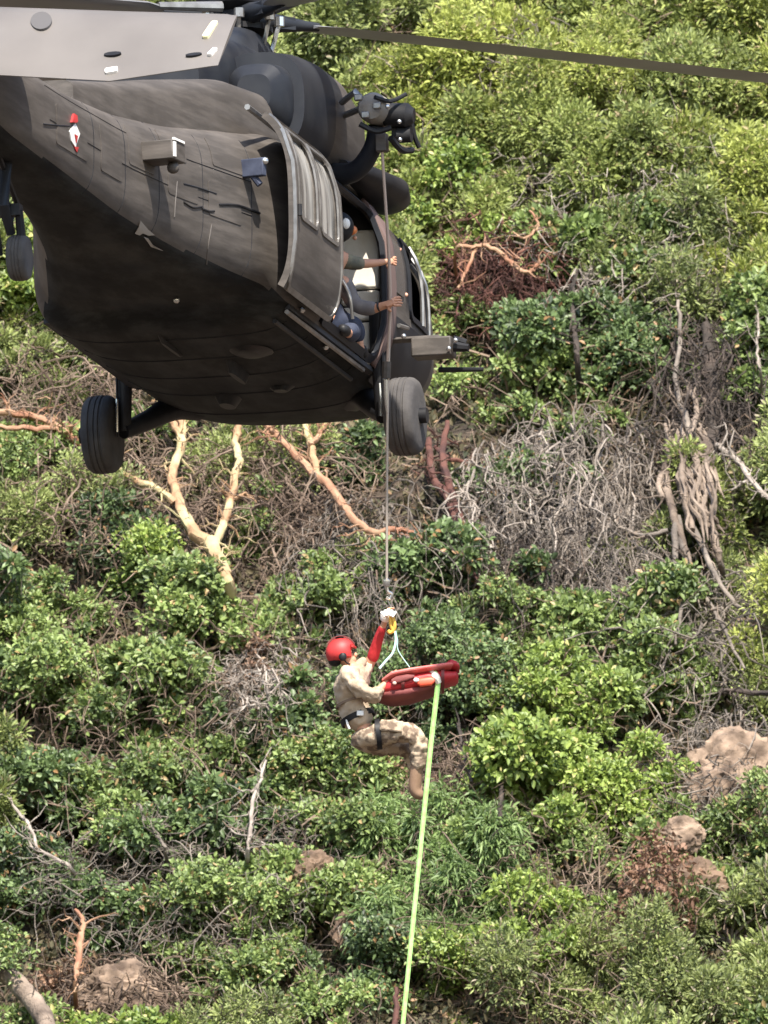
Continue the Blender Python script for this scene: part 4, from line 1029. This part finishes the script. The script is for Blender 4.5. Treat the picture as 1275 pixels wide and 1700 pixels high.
# ------------------------------------------------------------------ cable, hook
CT = HW(-1.3, 1.50, 2.50)
DC = (CT-cam_pos).dot(f_)
def P3(px, py, toward=0.0): return at(px, py, DC-toward)
def bez(name, pts, r, m, parent=None, seg=8, base=None):
    bm = bmesh.new(); L = smoothline(pts, 4)
    if base is not None: L = [p-base for p in L]
    add_tube(bm, L, r if not hasattr(r, '__len__') else lerp_r(r, len(L)), seg); return obj(name, bm, m, parent)
cb = empty('hoist_cable', CT, 'thin steel hoist cable running down past the open door to the rescuer', 'cable')
bez('cable', [CT, P3(647, 480), P3(643, 700), P3(642, 965)], .0115, M['cable'], cb, base=CT)
bez('protective_sleeve', [CT+Vector((0, 0, -.05)), P3(648, 480), P3(642, 625)], .0135, mat('brown sleeve', (.42, .32, .26), .6), cb, base=CT)
bez('weight', [P3(642, 600), P3(641, 628)], [.04, .04], M['olive'], cb, base=CT)
bez('weight', [P3(640, 630), P3(641, 660), P3(643, 684)], [.022, .02, .012], M['steel'], cb, base=CT)
hk = empty('hoist_hook', P3(642, 962), 'silver hoist hook with swivel at the lower end of the cable', 'hook'); hb = P3(642, 962)
bm = bmesh.new(); add_lathe(bm, [(0, .012), (.02, .03), (.06, .035), (.08, .012)], Vector((0, 0, -.07)), (0, 0, 1), 14); obj('swivel', bm, M['steel'], hk)
bez('hook', [P3(642, 972), P3(644, 982), P3(650, 986), P3(648, 994), P3(641, 992)], .014, M['steel'], hk, base=hb)
bez('ring', [P3(644, 990), P3(645, 1000), P3(650, 1010)], .008, M['bare'], hk, base=hb)
# tag rope
tr_ = empty('tag_rope', P3(722, 1125, .16), 'bright yellow green tag rope hanging from the red litter to below the picture', 'rope'); tb = P3(722, 1125, .16)
bez('rope', [P3(712, 1121, .18), P3(722, 1118, .20), P3(727, 1132, .22), P3(723, 1170, .22), P3(716, 1230, .2), P3(708, 1310, .2), P3(694, 1450, .2), P3(680, 1590, .2), P3(669, 1700, .2), P3(655, 1850, .2), P3(630, 2200, .2)], [.026, .024, .023, .022, .021, .021], M['rope'], tr_, base=tb)
bez('knot', [P3(716, 1116, .17), P3(724, 1124, .23), P3(729, 1134, .23)], [.03, .036, .028], mat('pale rope end', (.80, .78, .68), .7), tr_, base=tb)

# ------------------------------------------------------------------ people
def skin_fig(name, verts, edges, radii, m, parent=None, loc=(0, 0, 0), sub=2, rootv=0):
    me = bpy.data.meshes.new(name); L = Vector(loc); me.from_pydata([Vector(v)-L for v in verts], edges, []); me.materials.append(m)
    o = link(name, me, parent); o.location = L if parent is None else (0, 0, 0)
    sk = o.modifiers.new('skin', 'SKIN'); sk.use_smooth_shade = True
    sv = me.skin_vertices[0].data
    for i, r in enumerate(radii): sv[i].radius = r if hasattr(r, '__len__') else (r, r); sv[i].use_root = (i == rootv)
    if sub: sb = o.modifiers.new('sub', 'SUBSURF'); sb.levels = sub; sb.render_levels = sub
    return o
def blob(name, c, sc, m, parent, base, rot=0, cut=None, sub=3):
    bm = bmesh.new(); bmesh.ops.create_icosphere(bm, subdivisions=sub, radius=1)
    if cut: 
        for v in bm.verts: cut(v)
    mt = Matrix.Translation(Vector(c)-base) @ Matrix.Rotation(rot, 4, 'Y') @ Matrix.Diagonal((*sc, 1))
    bmesh.ops.transform(bm, matrix=mt, verts=bm.verts); return obj(name, bm, m, parent)
def hand(verts, edges, radii, wrist_i, wpos, dirv, side, sc=1.0, curl=.5):
    """adds palm, four fingers and a thumb as chains rooted at the wrist vertex"""
    d = Vector(dirv).normalized(); s = Vector(side).normalized(); n = d.cross(s)
    p = Vector(wpos); pc = p+d*.055*sc
    verts.append(pc); radii.append((.036*sc, .018*sc)); pi = len(verts)-1; edges.append((wrist_i, pi))
    for k, (o, l) in enumerate(((-.030, .075), (-.010, .088), (.010, .082), (.030, .066))):
        a = pc+d*.035*sc+s*o*sc; b = a+(d*.6-n*curl)*l*.55*sc; c = b+(d*.1-n*1.0)*l*.5*sc*curl*1.4
        i = len(verts); verts += [a, b, c]; radii += [.0105*sc, .0095*sc, .008*sc]; edges += [(pi, i), (i, i+1), (i+1, i+2)]
    a = p+d*.03*sc-s*.035*sc; b = a+(d*.5-s*.6-n*.4)*.045*sc; i = len(verts); verts += [a, b]; radii += [.013*sc, .010*sc]; edges += [(pi, i), (i, i+1)]

# -- rescuer on the cable, facing right
def rescuer():
    base = P3(640, 1020)
    ms = [(604, 1218, 0), (590, 1185, 0), (582, 1150, 0), (586, 1121, 0), (583, 1106, 0), (574, 1093, 0), (569, 1078, 0)]
    V = [P3(x, y, d) for x, y, d in ms]; Rr = [(.09, .09), (.09, .09), (.12, .10), (.12, .10), (.055, .055), (.08, .075), (.085, .08)]
    E = [(i, i+1) for i in range(6)]
    def chain(frm, pts, rs):
        for (p, r) in zip(pts, rs):
            V.append(P3(*p)); Rr.append(r); E.append((frm, len(V)-1)); frm = len(V)-1
        return frm
    # far (left) arm raised to the hook, near (right) arm bent round the litter
    w1 = chain(3, [(608, 1110, -.17), (622, 1085, -.12), (629, 1058, -.07), (638, 1034, -.02)], [.060, .045, .038, .028])
    hand(V, E, Rr, w1, V[w1], P3(641, 1015)-P3(638, 1034), Vector((0, 1, 0)), 1.1, .6)
    w2 = chain(3, [(580, 1122, .19), (600, 1143, .23), (618, 1157, .22), (632, 1143, .19), (642, 1133, .16)], [.062, .05, .045, .038, .028])
    hand(V, E, Rr, w2, V[w2], P3(650, 1126, .14)-V[w2], Vector((0, 0, 1)), 1.1, .5)
    k1 = chain(0, [(616, 1220, .11), (655, 1214, .16), (692, 1216, .17), (695, 1248, .15), (690, 1288, .13), (689, 1308, .12), (702, 1318, .11)], [.06, .07, .05, .045, .035, .035, .02])
    k2 = chain(0, [(616, 1228, -.11), (650, 1232, -.15), (682, 1242, -.16), (692, 1270, -.14), (691, 1300, -.13), (700, 1316, -.12)], [.06, .07, .05, .045, .035, .02])
    body = skin_fig('person', V, E, Rr, M['skin'], None, base)
    tag(body, 'rescuer in red helmet and tan clothing hanging from the hoist hook', 'person')
    L = base
    def cl(name, pts, rs, ed, m): return skin_fig(name, [P3(*p) for p in pts], ed, rs, m, body, L)
    def ch(n): return [(i, i+1) for i in range(n-1)]
    def folds(o, st, size):
        o.modifiers['sub'].levels = 3; o.modifiers['sub'].render_levels = 3
        tx = bpy.data.textures.new('cloth folds', 'CLOUDS'); tx.noise_scale = size; tx.noise_depth = 2
        dm = o.modifiers.new('folds', 'DISPLACE'); dm.texture = tx; dm.strength = st; dm.texture_coords = 'LOCAL'; dm.mid_level = .45
    # shirt with near sleeve
    sh = [(603, 1212, 0), (589, 1180, 0), (580, 1150, 0), (583, 1126, 0), (584, 1111, 0), (579, 1120, .17), (598, 1143, .235), (618, 1158, .23), (633, 1143, .19), (606, 1110, -.15), (612, 1101, -.15)]
    shirt_ = cl('shirt', sh, [(.16, .145), (.145, .125), (.16, .14), (.15, .13), (.075, .07), (.085, .085), (.074, .074), (.066, .066), (.05, .05), (.08, .08), (.066, .066)],
       [(0, 1), (1, 2), (2, 3), (3, 4), (3, 5), (5, 6), (6, 7), (7, 8), (3, 9), (9, 10)], M['tan'])
    folds(shirt_, .07, .06)
    cl('collar', [(588, 1112, 0), (600, 1101, -.03), (607, 1092, -.06)], [.06, .05, .03], ch(3), M['tan'])
    cl('red_sleeve', [(616, 1100, -.14), (621, 1085, -.12), (629, 1058, -.07), (637, 1037, -.03)], [(.056, .056), (.056, .056), (.045, .045), (.036, .036)], ch(4), M['bagred'])
    cl('glove', [(638, 1034, -.02), (641, 1024, -.01), (642, 1015, 0)], [.042, .058, .05], ch(3), M['white'])
    tr = [(602, 1212, 0), (616, 1222, .09), (655, 1213, .16), (693, 1217, .17), (696, 1247, .15), (693, 1278, .13), (616, 1230, -.09), (650, 1233, -.15), (683, 1243, -.16), (692, 1279, -.14), (606, 1224, .0)]
    trs_ = cl('trousers', tr, [(.17, .16), (.14, .14), (.118, .118), (.092, .092), (.077, .077), (.072, .072), (.13, .13), (.11, .11), (.088, .088), (.070, .070), (.165, .15)],
       [(0, 10), (10, 1), (1, 2), (2, 3), (3, 4), (4, 5), (10, 6), (6, 7), (7, 8), (8, 9)], M['camo'])
    folds(trs_, .065, .055)
    for (a, b, c, d) in (((694, 1264, .13), (690, 1290, .13), (688, 1316, .12), (706, 1325, .13)), ((691, 1268, -.14), (691, 1292, -.13), (689, 1312, -.13), (706, 1322, -.12))):
        cl('boot', [a, b, c, d], [.066, .060, .064, .046], ch(4), M['boot'])
    # belt: a band round the waist; leg strap
    def band(name, c, axis_, ra, rb, hgt, m):
        bm = bmesh.new(); ax = Vector(axis_).normalized(); y_ = Vector((0, 1, 0)); s_ = ax.cross(y_).normalized(); rows = []
        for (h, g) in ((-hgt, 1), (-hgt, 1.06), (hgt, 1.06), (hgt, 1)):
            rows.append([bm.verts.new(Vector(c)-L+ax*h+(s_*math.cos(t)*ra+y_*math.sin(t)*rb)*g) for t in [2*math.pi*k/28 for k in range(28)]])
        for i in range(4):
            for k in range(28): bm.faces.new((rows[i][k], rows[i][(k+1) % 28], rows[(i+1) % 4][(k+1) % 28], rows[(i+1) % 4][k]))
        return obj(name, bm, m, body)
    up = P3(588, 1180)-P3(602, 1215)
    band('belt', P3(594, 1192, 0), up, .150, .145, .026, M['black'])
    band('leg_strap', P3(628, 1219, .14), Vector((1, 0, .1)), .128, .125, .022, M['black'])
    band('chest_strap', P3(588, 1166, 0), P3(582, 1150)-P3(592, 1185), .158, .145, .010, mat('brown strap', (.20, .14, .10), .8))
    bm = bmesh.new(); add_box(bm, P3(598, 1184, .17)-L, (.06, .02, .045)); obj('buckle', bm, M['white'], body, bevel=.006)
    bez('carabiner', [P3(575, 1190, .1), P3(577, 1202, .12), P3(580, 1210, .12)], .011, M['white'], body, base=L)
    bm = bmesh.new(); add_box(bm, P3(650, 1205, .27)-L, (.20, .03, .10), (0, .1, 0)); obj('thigh_pocket', bm, M['camo'], body, bevel=.02)
    # helmet: open shell, brim, ear cup
    hc = P3(566, 1083, 0)
    def cutf(v):
        if v.co.z < -.55: v.co.z = -.55-(v.co.z+.55)*-.15
        if v.co.x > .55 and v.co.z < .1: v.co.x = .55+(v.co.x-.55)*.25
    hm = blob('helmet', hc, (.135, .12, .128), M['red'], body, L, R(-12), cutf)
    bm = bmesh.new(); add_tube(bm, [P3(585, 1072, .08)-L, P3(590, 1075, 0)-L, P3(585, 1072, -.08)-L], .012, 6); obj('brim', bm, M['red'], body)
    blob('ear_cup', P3(569, 1090, .115), (.035, .02, .04), M['black'], body, L)
    bm = bmesh.new(); add_box(bm, P3(564, 1057, 0)-L, (.07, .05, .035), (0, .2, 0)); obj('helmet_lamp', bm, M['black'], body, bevel=.008)
    blob('hair', P3(556, 1097, 0), (.06, .08, .05), M['black'], body, L)
    for k in range(5):
        bez('helmet_rib', [hc+Vector((.135*math.cos(t)*1.0, (-.03+.015*k)*2.2*1-.0, .13*math.sin(t))) for t in np.linspace(.5, 2.6, 6)], .004, M['bagdark'], body, base=L)
    # face: nose, eye, mouth, ear
    blob('nose', P3(590, 1087, .0), (.018, .014, .022), M['skin'], body, L, sub=2)
    blob('eye', P3(586, 1083, .045), (.008, .012, .008), M['black'], body, L, sub=2)
    blob('chin', P3(583, 1096, 0), (.045, .05, .045), M['skin'], body, L)
    bez('chin_strap', [P3(570, 1094, .1), P3(578, 1102, .08), P3(586, 1100, 0)], .007, M['black'], body, base=L)
    return body
rescuer()
# slings between the hook and the load
sg = empty('lifting_sling', P3(646, 1012), 'yellow and pale blue sling loop from the hoist hook to the red litter', 'sling'); sb_ = P3(646, 1012)
bez('yellow_strap', [P3(646, 1012, .03), P3(652, 1025, .05), P3(655, 1042, .05), P3(648, 1050, .05), P3(644, 1046, .05)], .018, mat('golden yellow webbing', (.72, .45, .08), .7), sg, base=sb_)
bez('yellow_strap', [P3(650, 1018, .04), P3(648, 1034, .06), P3(653, 1050, .05)], .014, mat('golden yellow webbing', (.72, .45, .08), .7), sg, base=sb_)
bez('blue_cord', [P3(656, 1048, .05), P3(657, 1065, .07), P3(652, 1084, .1), P3(640, 1098, .12), P3(630, 1110, .14)], .011, mat('pale blue cord', (.42, .68, .64), .6), sg, base=sb_)
bez('blue_cord', [P3(655, 1045, -.03), P3(660, 1062, -.05), P3(661, 1080, -.05), P3(680, 1108, -.05)], .005, mat('pale blue cord', (.42, .68, .64), .6), sg, base=sb_)
bm = bmesh.new()
for k in range(5): add_box(bm, P3(636+k*4.5, 1016+abs(k-2)*2, .09+.01*(k % 2))-sb_, (.025, .03, .06), (0, .3*(k-2), 0))
obj('shackle', bm, M['white'], sg, bevel=.006)

# -- red litter bag held by the rescuer
def litter():
    base = P3(700, 1130); root = empty('rescue_litter', base, 'red packed rescue litter held across the rescuer lap, rope tied to its end', 'litter')
    def loftp(name, secs, m, n_=2.6):
        bm = bmesh.new(); S2 = []; secs = [(a, b-1, c*.86, d, e) for a, b, c, d, e in secs]
        for (px, py, hh, dd, tow) in secs: S2.append((P3(px, py, tow)-base, (0, 0, hh), (0, dd, 0)))
        loftbox(bm, S2, 24, n_); return obj(name, bm, m, root)
    loftp('bag_body', [(628, 1150, .05, .10, .05), (645, 1147, .085, .18, .05), (675, 1141, .09, .2, .05), (710, 1134, .085, .2, .05), (735, 1130, .075, .18, .05), (757, 1127, .055, .14, .05), (761, 1127, .03, .1, .05)], M['bagred'])
    loftp('bag_underside', [(627, 1160, .03, .12, .05), (650, 1160, .065, .19, .05), (680, 1157, .06, .2, .05), (712, 1149, .045, .19, .05), (732, 1145, .02, .15, .05)], M['bagdark'])
    loftp('top_fold', [(634, 1135, .02, .12, .06), (650, 1128, .04, .21, .06), (680, 1122, .035, .215, .06), (720, 1116, .035, .21, .06), (748, 1111, .035, .18, .06), (762, 1109, .02, .14, .06)], M['bagpink'])
    loftp('end_roll', [(738, 1110, .03, .1, .08), (748, 1107, .05, .15, .08), (758, 1109, .045, .14, .08), (763, 1112, .02, .1, .08)], M['bagred'])
    loftp('side_patch', [(692, 1133, .02, .02, .25), (698, 1134, .045, .025, .25), (716, 1132, .045, .025, .25), (721, 1131, .02, .02, .25)], mat('orange red patch', (.78, .10, .05), .5))
    loftp('dark_flap', [(650, 1132, .02, .02, .25), (658, 1130, .04, .02, .25), (676, 1126, .035, .02, .25), (688, 1124, .015, .02, .25)], M['bagdark'])
    blob('buckle', P3(691, 1129, .27), (.026, .015, .020), M['white'], root, base, sub=2)
    blob('buckle', P3(655, 1134, .27), (.018, .012, .016), mat('pinkish buckle', (.7, .45, .38), .5), root, base, sub=2)
    for px in (669, 735):
        bm = bmesh.new(); c = P3(px, 1140-(px-669)*.14, .05)-base
        rows = [[bm.verts.new(c+Vector((dx, math.sin(t)*.215*g, math.cos(t)*.098*g))) for t in [2*math.pi*k/24 for k in range(24)]] for dx, g in ((-.014, 1), (-.014, 1.03), (.014, 1.03), (.014, 1))]
        for i in range(4):
            for k in range(24): bm.faces.new((rows[i][k], rows[i][(k+1) % 24], rows[(i+1) % 4][(k+1) % 24], rows[(i+1) % 4][k]))
        obj('strap', bm, M['bagdark'], root)
litter()

# -- crew member in the doorway
def crew():
    base = HW(-1.15, .99, .82)
    def Q(x, y, z): return HW(x+.12, y+.05, z)
    V = [Q(-1.2, .80, 1.05), Q(-1.2, .86, 1.30), Q(-1.2, .90, 1.55), Q(-1.18, .94, 1.68), Q(-1.15, .98, 1.82)]
    Rr = [(.10, .10), (.10, .10), (.14, .11), (.06, .06), (.09, .09)]; E = [(0, 1), (1, 2), (2, 3), (3, 4)]
    def chain(frm, pts, rs):
        for (p, r) in zip(pts, rs): V.append(Q(*p)); Rr.append(r); E.append((frm, len(V)-1)); frm = len(V)-1
        return frm
    a = chain(2, [(-1.15, 1.02, 1.58), (-1.05, 1.10, 1.55), (-.95, 1.22, 1.56), (-.88, 1.32, 1.58)], [.075, .05, .042, .03]); hand(V, E, Rr, a, V[a], V[a]-V[a-1], Vector((0, 0, 1)), 1.1)
    b = chain(1, [(-1.2, 1.05, 1.38), (-1.15, 1.12, 1.15), (-1.18, 1.26, 1.10), (-1.22, 1.40, 1.13)], [.07, .055, .05, .034]); hand(V, E, Rr, b, V[b], V[b]-V[b-1], Vector((0, 0, 1)), 1.2)
    chain(0, [(-1.1, .95, 1.02), (-.75, 1.02, 1.05), (-.70, 1.05, .86), (-.55, 1.05, .83)], [.07, .06, .045, .03])
    chain(0, [(-1.25, .95, .98), (-1.1, 1.10, .90), (-1.45, 1.12, .86), (-1.65, 1.12, .86)], [.07, .06, .045, .03])
    body = skin_fig('person', V, E, Rr, M['skin'], None, base)
    tag(body, 'crew member in dark clothing leaning from the open cabin door to steady the cable', 'person')
    def cl(name, pts, rs, ed, m): return skin_fig(name, [Q(*p) for p in pts], ed, rs, m, body, base)
    cl('jacket', [(-1.2, .80, 1.08), (-1.2, .86, 1.30), (-1.2, .90, 1.54), (-1.19, .93, 1.63)], [(.17, .16), (.16, .15), (.18, .15), (.09, .09)], [(0, 1), (1, 2), (2, 3)], M['navy'])
    cl('sleeve', [(-1.16, 1.00, 1.57), (-1.05, 1.10, 1.55), (-.98, 1.18, 1.555)], [.085, .065, .06], [(0, 1), (1, 2)], mat('patterned olive sleeve', (.20, .18, .12), .8, c2=(.09, .09, .07), scale=12))
    cl('sleeve', [(-1.2, 1.02, 1.40), (-1.15, 1.11, 1.16), (-1.18, 1.24, 1.11), (-1.21, 1.34, 1.12)], [.085, .075, .072, .06], [(0, 1), (1, 2), (2, 3)], M['greysleeve'])
    cl('cuff', [(-1.215, 1.335, 1.12), (-1.218, 1.36, 1.123)], [.055, .05], [(0, 1)], M['black'])
    cl('trousers', [(-1.2, .82, 1.05), (-1.1, .95, 1.02), (-.75, 1.02, 1.05), (-.70, 1.05, .90), (-1.2, .98, .98), (-1.1, 1.10, .92), (-1.45, 1.12, .88)], [.16, .125, .10, .075, .13, .10, .075],
       [(0, 1), (1, 2), (2, 3), (0, 4), (4, 5), (5, 6)], M['navy'])
    for (p, q) in (((-.70, 1.05, .87), (-.52, 1.05, .83)), ((-1.47, 1.12, .86), (-1.68, 1.12, .86))): cl('boot', [p, q], [.062, .05], [(0, 1)], M['black'])
    hc = Q(-1.15, .98, 1.86)
    blob('helmet', hc, (.14, .14, .14), M['black'], body, base)
    blob('visor', Q(-1.08, 1.08, 1.84), (.055, .05, .045), mat('orange visor', (.65, .20, .06), .3), body, base)
    blob('ear_cup', Q(-1.24, 1.07, 1.87), (.04, .03, .05), M['white'], body, base)
    blob('nose', Q(-1.03, 1.10, 1.78), (.02, .02, .02), M['skin'], body, base, sub=2)
    bez('safety_strap', [Q(-1.2, .95, 1.5), Q(-1.3, 1.1, 1.25), Q(-1.25, 1.12, 1.02)], .016, M['bare'], body, base=base)
crew()
